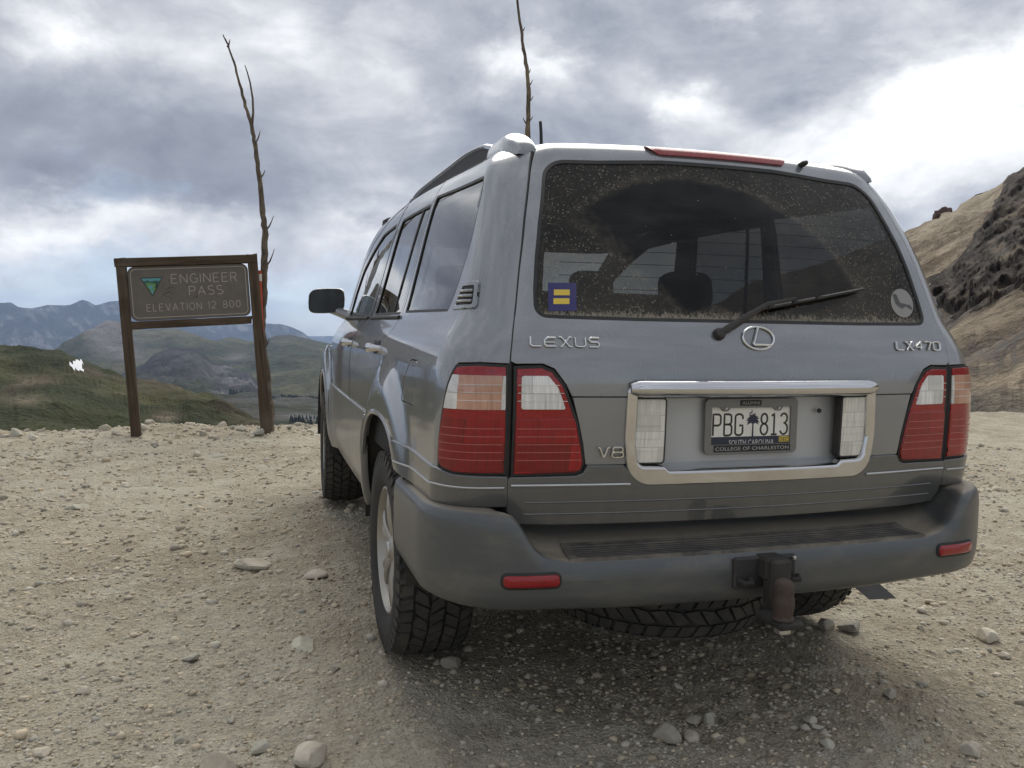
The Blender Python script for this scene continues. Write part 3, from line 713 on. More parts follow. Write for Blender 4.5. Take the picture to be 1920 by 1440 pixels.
def lensmat(name,col,dark,rough=.12,lines=38.,spec=.5,metal=0.,sx=60.,cells=(30.,16.),relief=.35):
    m,t,o=nt(name);n=N(t);p=n.pos();X,Y,Z=n.xyz(p)[0:3]
    co=n('CombineXYZ',{0:n.math('ADD',X,n.math('MULTIPLY',Y,.7)),1:Z}).outputs[0]
    br=n('TexBrick',{'Scale':1.,'Mortar Size':.0012,'Brick Width':1./cells[0]*2,'Row Height':1./cells[1],'Color1':(1,1,1,1),'Color2':(.2,.2,.2,1),'Mortar':(.0,.0,.0,1)});t.links.new(co,br.inputs['Vector'])
    fl=n.noise(n.scale(co,(sx*3,12,1)),1.,4,.6).outputs['Fac']
    f=n.math('MULTIPLY',n.mr(br.outputs['Color'],0,1,.25,1.),n.mr(fl,.25,.75,.35,1.2),clamp=True)
    c=n.mix(f,dark,col)
    hgt=n.math('MULTIPLY',fl,.7)
    b=n('BsdfPrincipled',{'Base Color':c,'Roughness':rough,'Coat Weight':.9,'Coat Roughness':.02,'Metallic':metal,'Specular IOR Level':spec,'Normal':n.bump(hgt,relief,.004)})
    t.links.new(b.outputs[0],o.inputs[0]);return m
L_red=lensmat('red_lens',(.40,.003,.008),(.085,.0005,.001),cells=(12.,13.),spec=.25)
L_redtop=lensmat('red_reflector_lens',(.44,.004,.010),(.20,.001,.003),cells=(130.,200.),spec=.25)
L_amber=lensmat('amber_lens',(.66,.38,.27),(.34,.16,.10),lines=52.)
L_clear=lensmat('clear_lens',(.92,.91,.88),(.42,.42,.40),lines=52.)
L_rev=lensmat('reverse_lamp_lens',(.90,.88,.80),(.45,.44,.39),lines=60.,cells=(24.,22.))
L_rib=simple('pale_lens_rib',(.50,.13,.13),.2,coat=.5,var=.1)
L_high=simple('high_brake_lens',(.24,.010,.012),.25,coat=.6,var=.3,scale=50,dust=.1)
# ---- car root
CAR=empty('suv_car',(0,2.43,0))
tag(CAR,'dusty silver grey four-wheel-drive wagon parked on the gravel, seen from its rear left corner','car')
def part(name,mb,mat,parent=None,**k): return mb.obj(name,mat,parent or CAR,**k)
GAP=.0028
# ---------- quarter panels with tail lamp cut, window hole, arch
QW=rnd([(1.163,1.727,.012),(.505,1.716,.03),(.458,1.655,.15),(.424,1.50,.3),(.446,1.376,.3),(.488,1.288,.012),(1.204,1.290,.012)])
RW=rnd([(1.840,1.690,.012),(1.205,1.700,.012),(1.296,1.284,.012),(2.045,1.284,.012)])
FWn=rnd([(1.975,1.690,.012),(2.40,1.680,.15),(2.681,1.618,.3),(2.979,1.535,.3),(3.124,1.415,.2),(3.195,1.286,.012),(2.235,1.286,.012)])
LAMPQ=[(-.002,1.138),(.010,1.115),(.022,1.084),(.034,1.04),(.044,.992),(.056,.931),(.061,.884),(.056,.860),(.038,.845),(-.012,.836)]
AR=arch(1.106)
def toB(poly): return [(b_of(y,t),t) for y,t in poly]
fuel=rnd([(.675,1.135,.03),(.560,1.137,.03),(.560,1.02,.2),(.590,.985,.03),(.785,.985,.05),(.765,1.06,.1)])
for sx in (-1,1):
    o_=[]
    o_+=[(bx(xsplit(t),t)+GAP,t) for t in np.linspace(1.146,1.80,40)]
    o_+=toB([(y,1.80) for y in np.linspace(.62,1.172,10)])
    o_+=toB(dens([(1.176,1.80),(1.182,1.74),(1.248,1.290),(1.262,1.25),(1.280,1.17),(1.325,1.05),(1.42,.93),(1.52,.83),(1.558,.76)],.03,False))
    o_+=toB([p for p in reversed(AR) if p[1]>.862 or (p[0]>1.106 and p[1]>.73)])
    o_+=toB([(.745,.858),(.60,.850),(.40,.846),(.29,.846)])
    o_+=[(b+.006,t) for b,t in reversed(LAMPQ[:8])][0:0]
    o_+=[(.066,.846),(.068,.884)]+[(b+.007,t) for b,t in LAMPQ[:6][::-1]]+[(-.005,1.146),(-.08,1.149)]
    holes=[toB(dens(QW,.03))]
    if sx<0: holes.append(toB(dens(fuel,.02)))
    q=patch('quarter_panel',o_,Scor,M_paint,CAR,holes=holes,h=.026,rim=.02,sx=sx)
    hb=toB(dens(QW,.03))
    patch('window_seal',hb,Scor,M_rubber,q,holes=[inset(hb,.010)],off=-.001,rim=.004,sx=sx,h=.03)
    patch('quarter_window',hb,Scor,G_side,CAR,off=-.006,rim=0,sx=sx,h=.05)
    if sx<0: patch('fuel_door',toB(dens(inset(fuel,.0065),.02)),Scor,M_paint,q,off=-.0005,rim=.012,sx=sx,h=.03)
    # louvred vent on the rear pillar
    vo=[(.150,1.372),(.030,1.373),(.022,1.296),(.226,1.293)]
    vr=rnd([(a,b,.012) for a,b in vo])
    vp=patch('pillar_vent',vr,Scor,M_paint,q,off=.006,rim=.006,sx=sx,h=.02,holes=[rnd([(.135,1.362,.008),(.046,1.363,.008),(.040,1.305,.008),(.188,1.303,.008)])])
    patch('vent_opening',inset(vr,.004),Scor,M_dark,q,off=.001,rim=0,sx=sx,h=.03)
    for tt,(b0,b1) in ((1.318,(.045,.172)),(1.333,(.046,.165)),(1.348,(.048,.152))):
        m=MB();pts=[]
        for bb in np.linspace(b0,b1,6):
            p=Vector(Scor(bb,tt));n=Vector((p.x*.9,-.3,0)).normalized();p+=n*.006;p.x*=sx;pts.append(p)
        m.tube(pts,.0045,6,ref=(0,0,1));part('vent_slat',m,M_paint,q)
    # two-tone moulding behind the rear wheel
    c_=toB([p for p in AR if p[0]<.80 and .742<p[1]<.858])
    c_+=toB([(.745,.855),(.60,.847),(.40,.843),(.29,.842)])+[(.06,.842),(.045,.840),(-.012,.831)]
    c_+=[(bx(xsplit(t),t)+GAP,t) for t in (.828,.79,.747)]
    c_+=[(.0,.748)]+toB([(.30,.747),(.5,.742)])
    cl=patch('lower_moulding',c_,Scor,M_clad,CAR,off=.009,rim=.028,sx=sx,h=.026,fil=.004)
    m=MB();pts=[]
    for y in list(np.linspace(.70,.30,10)):
        p=Vector(Sside(y,.795));pts.append((sx*(p.x+.0105),p.y,p.z))
    for b in np.linspace(.06,-.17,14):
        p=Vector(Scor(b,.795));n=Vector((max(0,.5+b*4),-1,0)).normalized() if b<.05 else Vector((1,0,0))
        pts.append((sx*(p.x+n.x*.0105),p.y+n.y*.0105,p.z+.004))
    m.tube(pts,.0032,6);part('bright_strip',m,M_silver,cl)
# ---------- doors
RD=[(1.188,1.80),(1.190,1.74),(1.255,1.29),(1.269,1.25),(1.287,1.17),(1.332,1.05),(1.427,.93),(1.527,.83),(1.566,.76)]
RD=[(y+.004,t) for y,t in RD]
bl=.862
RD_up=[p for p in RD if p[1]>bl]+[(1.51,bl),(2.354,bl),(2.36,1.05),(2.335,1.20),(2.30,1.28),(1.965,1.74),(1.96,1.80)]
RD_up[-2:]=[(2.10,1.60),(1.92,1.745),(1.90,1.795)]
RD_up=[p for p in RD if p[1]>bl]+[(1.498,bl),(2.352,bl),(2.358,1.05),(2.335,1.18),(2.288,1.27),(2.140,1.286),(1.912,1.72),(1.90,1.795)]
FD_up=[(1.906,1.795),(1.918,1.72),(2.146,1.286),(2.294,1.27),(2.341,1.18),(2.364,1.05),(2.358,bl),(3.465,bl),(3.49,.95),(3.53,1.09),(3.42,1.21),(3.275,1.285),(3.19,1.43),(3.03,1.565),(2.72,1.665),(2.42,1.735),(2.15,1.775),(2.0,1.795)]
for sx in (-1,1):
    for nm,poly,win,gm,clad,hy in (('rear_door',RD_up,RW,G_side,
            [(1.512,bl-.005),(1.545,.80)]+[p for p in AR[::-1] if p[0]>1.5 and .48<p[1]<.76][::-1][::-1]+[(1.60,.46),(2.43,.46),(2.40,.62),(2.355,.75),(2.350,bl-.005)],1.465),
          ('front_door',FD_up,FWn,G_mid,[(2.356,bl-.005),(2.361,.75),(2.406,.62),(2.436,.46),(3.40,.46),(3.405,.60),(3.42,.72),(3.46,bl-.005)],2.47)):
        d=patch(nm,dens(poly,.04),Sside,M_paint,CAR,holes=[dens(win,.03)],h=.03,rim=.018,sx=sx)
        patch('door_cladding',dens(clad,.04),Sside,M_doorclad,d,off=.011,rim=.03,sx=sx,h=.03,fil=.004)
        patch('window_seal',dens(win,.03),Sside,M_rubber,d,holes=[inset(dens(win,.03),.011)],off=-.001,rim=.004,sx=sx,h=.03)
        patch('door_window',dens(win,.03),Sside,gm,d,off=-.007,rim=0,sx=sx,h=.05)
        if nm=='rear_door':
            patch('window_divider',dens([(1.352,1.695),(1.372,1.695),(1.528,1.286),(1.508,1.286)],.04),Sside,M_rubber,d,off=-.003,rim=.006,sx=sx,h=.03)
        # sill moulding
        m=MB();w0,w1=(1.27,2.09) if nm=='rear_door' else (2.20,3.26)
        pts=[(sx*(Sside(y,1.275)[0]+.004),y,Sside(y,1.275)[2]) for y in np.linspace(w0,w1,10)]
        m.tube(pts,.008,6);part('sill_moulding',m,M_rubber,d)
        # handle: cup and curved grip
        m=MB();p0=Vector(Sside(hy,1.143))
        pts=[];rad=[]
        for k in range(13):
            a=k/12;yy=hy+(a-.5)*.19;bo=.038*math.sin(math.pi*a)**.6-.006
            q=Vector(Sside(yy,1.148));pts.append((sx*(q.x+bo),yy,q.z));rad.append(.009+.008*math.sin(math.pi*a))
        m.tube(pts,rad,10,sq=1.25,ref=(0,0,1));part('door_handle',m,M_chrome,d)
        m=MB();m.lathe([(0.001,.004),(.03,.004),(.042,.001),(.046,-.004)],24,Matrix.Translation((sx*(p0.x),hy,1.146))@Matrix.Diagonal((sx,1.6,.85,1)))
        part('handle_cup',m,M_dark,d)
# ---------- front end: fenders, hood, pillars, windscreen, nose
AF=arch(3.956)
for sx in (-1,1):
    f_=[(3.536,1.095),(3.496,.95),(3.470,.862),(3.46,.82)]+[p for p in AF if p[1]>.42]+[(4.52,.42),(4.60,.75),(4.60,1.0),(4.45,1.065),(3.9,1.10)]
    fe=patch('front_fender',dens([(3.540,1.095),(3.500,.95),(3.474,.864),(3.456,.72)]+[p for p in AF if p[1]>.60]+[(4.50,.60),(4.60,.75),(4.60,1.0),(4.45,1.06),(3.9,1.095)],.04),Sside,M_paint,CAR,h=.04,rim=.02,sx=sx)
    patch('fender_cladding',dens([(3.470,.82),(3.448,.72),(3.41,.60),(3.405,.46),(3.47,.46)]+[p for p in AF if p[0]<3.52 and .5<p[1]<.80],.03),Sside,M_doorclad,fe,off=.010,rim=.03,sx=sx,h=.03)
    patch('pillar',dens([(2.0,1.80),(2.15,1.781),(2.42,1.741),(2.72,1.671),(3.035,1.572),(3.197,1.435),(3.282,1.290),(3.425,1.216),(3.53,1.10),(3.60,1.12),(3.50,1.215),(3.37,1.33),(3.26,1.47),(3.09,1.61),(2.80,1.73),(2.62,1.79),(2.60,1.80)],.04),Sside,M_paint,CAR,h=.03,rim=.03,sx=sx)
    # mirror
    m=MB();c=Vector((sx*.985,3.36,1.385))
    v=[];f=[];nu,nv=16,20
    for i in range(nu+1):
        a=i/nu
        for j in range(nv):
            th=2*math.pi*j/nv;ct,st=math.cos(th),math.sin(th)
            e=.5;xx=math.copysign(abs(ct)**e,ct)*.112;zz=math.copysign(abs(st)**e,st)*.078
            s=(1-(max(0,a-.15)/.85)**2.2)**.5 if a>.15 else 1
            s*=.97 if a==0 else 1
            v.append((c.x+xx*s-sx*.02*a,c.y-.045+a*.12,c.z+zz*s-(.012*ct*sx)))
    for i in range(nu):
        for j in range(nv): f.append((i*nv+j,i*nv+(j+1)%nv,(i+1)*nv+(j+1)%nv,(i+1)*nv+j))
    m.add(v,f);m.tube([(sx*.83,3.25,1.285),(sx*.90,3.33,1.315),(sx*.96,3.37,1.34)],[.035,.03,.03],10)
    mi=part('side_mirror',m,M_paint)
    m=MB();ring=[v[j] for j in range(nv)];cc=(c.x,c.y-.043,c.z)
    m.add([Vector(p)*.0+Vector((c.x+(p[0]-c.x)*.93,c.y-.0445,c.z+(p[2]-c.z)*.93)) for p in ring]+[cc],[(j,(j+1)%nv,nv) for j in range(nv)])
    part('mirror_glass',m,simple('mirror_glass',(.045,.046,.046),.08,metal=.6,var=.05,dust=.03) if sx<0 else bpy.data.materials['mirror_glass'],mi)
    m=MB();m.add([Vector(p) for p in ring]+[Vector((c.x+(p[0]-c.x)*.90,c.y-.0455,c.z+(p[2]-c.z)*.90)) for p in ring],[(j,(j+1)%nv,nv+(j+1)%nv,nv+j) for j in range(nv)])
    part('mirror_bezel',m,M_dark,mi)
def grid(F,nu,nv):
    v=[F(i/nu,j/nv) for i in range(nu+1) for j in range(nv+1)]
    f=[(i*(nv+1)+j,(i+1)*(nv+1)+j,(i+1)*(nv+1)+j+1,i*(nv+1)+j+1) for i in range(nu) for j in range(nv)]
    return MB().add(v,f)
def hood(a,b):
    x=(a-.5)*2;y=3.52+b*1.18-.12*x*x*b;return (x*(.86-.03*b),y,1.13-.06*b-.035*x*x-.05*b**6+.02*math.cos(x*3)*.4)
part('hood',grid(hood,20,14),M_paint)
def nose(a,b):
    x=(a-.5)*2;r=abs(x)**6;return (x*(.88+.04*math.sin(b*math.pi)),4.72-.16*x*x-.1*r+.06*math.sin(b*math.pi),1.06-.66*b)
part('front_fascia',grid(nose,20,8),M_paint)
def wsc(a,b):
    x=(a-.5)*2;return (x*(.66+.13*b),2.64+.93*b+.14*(1-x*x)*(.6+.4*b)-.02,1.825-.68*b-.02*x*x*(1-b))
part('windscreen',grid(wsc,16,10),G_front)
# ---------- dark weather strips in the panel gaps
def seam(pts,F,sx,off=.005,r=.0048):
    m=MB();P=[]
    for u,v in pts:
        e=.002;p=Vector(F(u,v));a=Vector(F(u+e,v))-Vector(F(u-e,v));b=Vector(F(u,v+e))-Vector(F(u,v-e));n=a.cross(b).normalized()
        if n.dot(outward(p))<0:n=-n
        p=p-n*off;P.append((sx*p.x,p.y,p.z))
    m.tube(P,r,6);part('weather_strip',m,M_rubber)
for sx in (-1,1):
    seam([(bx(xsplit(t),t),t) for t in np.linspace(.70,1.86,50)],Scor,sx,.008,.008)
    seam(dens([(y-.002,t) for y,t in RD],.04,False),Sside,sx)
    seam(dens([(1.903,1.795),(1.915,1.72),(2.143,1.286),(2.291,1.27),(2.338,1.18),(2.361,1.05),(2.355,.862),(2.358,.75),(2.403,.62),(2.433,.46)],.04,False),Sside,sx,.003)
    seam(dens([(3.533,1.092),(3.495,.95),(3.468,.862),(3.452,.76),(3.423,.70),(3.403,.60)],.04,False),Sside,sx,.003)
    seam(dens([(3.278,1.287),(3.193,1.433),(3.032,1.568),(2.72,1.668),(2.42,1.738),(2.15,1.778),(1.9,1.7975),(1.19,1.8015)],.05,False),Sside,sx,.003)
    if sx<0: seam(dens(fuel+fuel[:1],.02,False),Sside,sx,.004,.0035)
seam([(x,1.0535) for x in np.linspace(-.58,.58,40)],Srear,1,.004,.004)
# ---------- roof
def roofF(sx):
    v=[];ts=[1.803,1.815,1.83,1.855,1.88,1.92,1.96,2.05,2.2,2.35,2.5]
    cols=None
    for t in ts:
        W=fW(t);r=fr(t);row=[]
        bs=list(-W+(W-r)*np.linspace(0,1,9)) if W>r else [-W]*9
        bs+=list(np.linspace(-min(r,W),r,9)[1:])
        for b in bs: row.append(S0(b,t))
        y0=row[-1][1]
        for k in range(1,31):
            yy=y0+(2.66-y0)*k/30; row.append(S0(b_of(yy,t),t))
        v.append([(sx*p[0],p[1],p[2]) for p in row])
    return v
m=MB()
for sx in (-1,1):
    rows=roofF(sx);nn=len(rows[0])
    m.add([p for r in rows for p in r],[(i*nn+j,i*nn+j+1,(i+1)*nn+j+1,(i+1)*nn+j) for i in range(len(rows)-1) for j in range(nn-1)])
ro=part('roof',m,M_paint,angle=60)
# roof rails: rear foot, bar, front foot
for sx in (-1,1):
    def railp(y): return Vector((sx*(.622+.012*sm(.4,1.2,y)-.02*sm(2.0,2.6,y)),y,1.810+.036*sm(.38,1.25,y)-.016*max(0,(y-1.8))**2))
    m=MB();ys=np.linspace(.72,2.45,24);pts=[];rad=[]
    for y in ys:
        a=(y-.72)/1.73;p=railp(y);p.z+=.052*min(1,max(0,(1-abs(2*a-1)**10)))+.004;pts.append(p);rad.append(.0135)
    m.tube(pts,rad,10,sq=.8,ref=(0,0,1));ra=part('roof_rail',m,M_paint)
    m=MB();q_=[railp(y) for y in np.linspace(.60,2.42,22)];v=[]
    for i_,p_ in enumerate(q_):
        a_=(p_.y-.72)/1.73;h_=.052*min(1,max(0,(1-abs(2*min(1,max(0,a_))-1)**10)))
        for dx_,dz_ in ((-.007,-.02),(-.007,h_),(.007,h_),(.007,-.02)): v.append((p_.x+dx_,p_.y,p_.z+dz_))
    m.add(v,[(i*4+j,i*4+(j+1)%4,(i+1)*4+(j+1)%4,(i+1)*4+j) for i in range(21) for j in range(4)]);part('rail_base',m,M_dark,ra)
    m=MB();v=[];f=[];n1,n2=18,14
    for i in range(n1+1):
        a=i/n1;y=.432+a*.36;p=railp(y);p.z-=.016*(1-sm(.43,.62,y))
        hgt=.014+.044*math.sin(math.pi/2*min(1,a/.42))**.8;hgt-=.006*max(0,a-.6)/.4
        if i==0:hgt=.006
        wd=.046*(.62+.38*min(1,a*5))*(1-.45*max(0,a-.35)/.65)
        for j in range(n2+1):
            th=math.pi*j/n2;c,s=math.cos(th),math.sin(th)
            v.append((p.x+wd*math.copysign(abs(c)**.8,c)*(1+.0*s)-sx*.008*s,p.y,p.z-.022+(hgt+.018)*max(0,s)**.75))
    for i in range(n1):
        for j in range(n2): f.append((i*(n2+1)+j,i*(n2+1)+j+1,(i+1)*(n2+1)+j+1,(i+1)*(n2+1)+j))
    f.append(tuple(range(n2+1)));f.append(tuple(n1*(n2+1)+j for j in range(n2+1)))
    m.add(v,f);part('rail_foot',m,M_paint,ra,angle=50)
    m=MB();m.tube([railp(2.55)-Vector((0,0,.01)),railp(2.45)+Vector((0,0,.02)),railp(2.36)+Vector((0,0,.05))],[.012,.026,.016],10,sq=.9);part('rail_foot',m,M_paint,ra)
# antenna
m=MB();p=Vector((-.455,.78,1.826))
m.tube([p,p+Vector((0,0,.012)),p+Vector((-.001,.0,.03)),p+Vector((-.004,0,.10)),p+Vector((-.007,0,.135)),p+Vector((-.007,0,.138))],[.013,.0115,.0065,.0055,.0055,.003],10);part('antenna',m,M_rubber)
# ---------- liftgate with glass
lampin=[(.740,1.137),(.665,1.140),(.632,1.127),(.600,1.089),(.580,1.035),(.561,.985),(.546,.92),(.537,.868),(.545,.842),(.560,.835),(.742,.831)]
def sym(half):  # half: right side list from bottom centre to top centre -> closed polygon
    return half+[(-x,t) for x,t in reversed(half)]
GL=[(.36,1.266),(.60,1.269)]+rnd([(.60,1.269),(.676,1.272,.035),(.670,1.36)])[1:-1]+[(.670,1.355),(.656,1.448),(.636,1.543),(.614,1.627)]+rnd([(.614,1.627),(.582,1.757,.085),(.40,1.758)],8)[1:-1]+[(.41,1.758),(.2,1.768)]
GL=sym(GL)
lg=[(.430,1.0565),(.578,1.0565),(.594,1.089),(.627,1.133),(.660,1.1465),(.735,1.1455)]
lg+=[(xsplit(t)-GAP,t) for t in np.linspace(1.152,1.80,30)]+[(.59,1.825),(.555,1.845),(.45,1.857),(.2,1.862)]
LG=sym(lg)
LIFT=patch('liftgate',LG,Srear,M_paint,CAR,holes=[GL],off=.002,h=.028,rim=.022)
patch('window_seal',inset(GL,-.001),Srear,M_rubber,LIFT,holes=[inset(GL,.010)],off=.0015,rim=.006,h=.03)
RG=patch('rear_window',GL,Srear,G_rear,CAR,off=-.003,rim=0,h=.04)
band=patch('window_border',inset(GL,.010),Srear,simple('black_frit',(.006,.006,.007),.2),RG,holes=[inset(GL,.028)],off=-.006,rim=0,h=.03)
for k in range(11):
    tt=1.32+k*.038;m=MB();w=.60-(tt-1.3)*.14
    m.tube([Vector(Srear(x,tt))+Vector((0,.009,0)) for x in np.linspace(-w,w,15)],.0011,4);part('defroster_line',m,M_dark,RG)
# lamp and spoiler details on the liftgate
m=MB();v=[];nx=24
for i in range(nx+1):
    u=i/nx;xb=-.207+.455*u;xt=-.240+.505*u;q=1-max(0,abs(2*u-1)-.96)/.04*.5
    for (xx,dy,zz) in ((xb,.010,1.786),(xb,-.006*q,1.790),(xb*.5+xt*.5,-.001*q,1.801),(xt,.010,1.8135),(xt,.030,1.8195),(xt,.060,1.8235)):
        p=Srear(xx,1.81);v.append((xx,p[1]+dy-.018,zz+.0035-.25*xx*xx*.1))
m.add(v,[(i*6+j,i*6+j+1,(i+1)*6+j+1,(i+1)*6+j) for i in range(nx) for j in range(5)]+[tuple(range(6)),tuple(nx*6+j for j in range(6))])
part('high_brake_lamp',m,L_high,LIFT,angle=40)
m=MB();p=Vector(Srear(.330,1.800));m.tube([p+Vector((0,.02,-.002)),p+Vector((0,-.018,.004)),p+Vector((.004,-.03,.006))],[.010,.010,.007],10);part('washer_jet',m,M_rubber,LIFT)
def onrear(x,t,off):
    e=.002;p=Vector(Srear(x,t));a=Vector(Srear(x+e,t))-Vector(Srear(x-e,t));b=Vector(Srear(x,t+e))-Vector(Srear(x,t-e))
    n=a.cross(b).normalized()
    if n.y>0:n=-n
    return p+n*off
# wiper
m=MB();W0=(-.132,1.232)
m.tube([onrear(*W0,0),onrear(*W0,.012),onrear(*W0,.02),onrear(*W0,.024)],[.019,.018,.015,.006],14)
m.tube([onrear(-.132,1.232,.018),onrear(-.09,1.252,.024),onrear(-.045,1.275,.028),onrear(.035,1.315,.030),onrear(.14,1.335,.026)],[.011,.012,.0105,.007,.005],8,sq=.6,ref=(0,-1,0))
wa=part('wiper_arm',m,M_dark)
m=MB();m.tube([onrear(x,1.302+(x-.0)*.182-.0*x,.013) for x in np.linspace(-.005,.425,12)],[.003]+[.0055]*10+[.003],6,sq=1.6,ref=(0,-1,0));part('wiper_blade',m,M_rubber,wa)
for x in (.05,.14,.23): part('wiper_clip',MB().box(onrear(x,1.302+x*.182,.02),(.02,.012,.008)),M_dark,wa)
# ---------- tailgate
ga_o=rnd([(-.412,1.075,.01),(.412,1.075,.01),(.416,.93,.2),(.402,.806,.085),(-.402,.806,.085),(-.416,.93,.2)],9)
tg=[(.419,1.0505),(.574,1.0505),(.556,.985),(.541,.92),(.533,.868),(.533,.862),(.416,.862)]
for sx in (-1,1):
    pass
TAIL=None
for sx in (-1,1):
    o_=patch('tailgate',[(.405,.8625),(.531,.8625),(.533,.868),(.541,.92),(.556,.985),(.574,1.0505),(.405,1.0505)],Srear,M_paint,CAR,h=.028,rim=.02,sx=sx)
    TAIL=TAIL or o_
cg=[(.0,.690),(.60,.690),(.725,.695)]+[(xsplit(t)-GAP,t) for t in (.73,.78,.824)]+[(.742,.826),(.560,.829),(.538,.838),(.527,.858),(.425,.858),(.395,.826),(.0,.826)]
CG=sym(cg[1:-1])
TC=patch('tailgate_cladding',dens(CG,.03),Srear,M_clad,TAIL,off=.008,rim=.035,h=.028,fil=.003)
for z in (.757,.722):
    m=MB();m.tube([onrear(x,z,.008) for x in np.linspace(-.70,.70,30)],.0026,6);part('moulding_rib',m,M_clad,TAIL)
for sx in (-1,1):
    m=MB();m.tube([onrear(sx*x,.806,.0095) for x in np.linspace(.402,.742,14)],.0042,6);part('bright_strip',m,M_silver,TAIL)
# plate recess pan
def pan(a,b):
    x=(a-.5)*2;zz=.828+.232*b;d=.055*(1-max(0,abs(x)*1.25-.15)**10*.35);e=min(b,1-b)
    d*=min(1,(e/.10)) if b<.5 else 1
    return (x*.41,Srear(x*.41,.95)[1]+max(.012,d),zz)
RP=part('plate_recess',grid(pan,30,24),simple('bounce_lit_pan_paint',(.50,.51,.51),.38,metal=.25,var=.08,scale=18,dust=.25),TAIL)  # body silver made paler here: light bounced into the recess is in the colour
# chrome surround
GAR=patch('chrome_surround',ga_o,Srear,M_chrome,CAR,off=.013,rim=.03,h=.02,fil=.009,holes=[rnd([(-.396,1.068,.004),(.396,1.068,.004),(.401,.93,.1),(.389,.848,.035),(.302,.846,.006),(.288,.833,.02),(-.288,.833,.02),(-.302,.846,.006),(-.389,.848,.035),(-.401,.93,.1)],7)])
m=MB();v=[];f=[];n1,n2=40,10
for i in range(n1+1):
    x=-.414+.828*i/n1;en=max(0,1-(max(0,abs(x)-.37)/.046)**2)**.5
    for j in range(n2+1):
        th=math.pi*j/n2;zz=1.078+.025*math.cos(th)*(.45+.55*en);oo=.010+.024*math.sin(th)*(.3+.7*en)
        v.append(onrear(x,zz,oo))
for i in range(n1):
    for j in range(n2): f.append((i*(n2+1)+j,i*(n2+1)+j+1,(i+1)*(n2+1)+j+1,(i+1)*(n2+1)+j))
f+= [tuple(range(n2+1)),tuple(n1*(n2+1)+j for j in range(n2+1))]
m.add(v,f);part('chrome_bar',m,M_chrome,GAR,angle=50)
m=MB();m.lathe([(.0001,0),(.0065,0),(.0075,.004)],16,Matrix.Translation((.243,.128,1.003))@Matrix.Rotation(math.pi/2,4,'Z'));part('lock_plug',m,M_rubber,TAIL)
for sx in (-1,1):
    r=rnd([(.304,1.045,.006),(.391,1.045,.006),(.389,.905,.02),(.378,.866,.008),(.304,.866,.006)])
    ho=patch('reverse_lamp',r,Srear,L_rev,CAR,off=-.002,rim=.03,h=.02,sx=sx,fil=.003)
    patch('lamp_bezel',inset(r,-.006),Srear,M_dark,ho,holes=[inset(r,.002)],off=-.004,rim=.03,h=.02,sx=sx)
    for zz in (.899,.935,.971,1.007):
        m=MB();m.tube([ (lambda p:(sx*p.x,p.y,p.z))(onrear(x,zz,-.001)) for x in (.308,.33,.36,.388)],.0013,4);part('lens_rib',m,L_rev,ho)
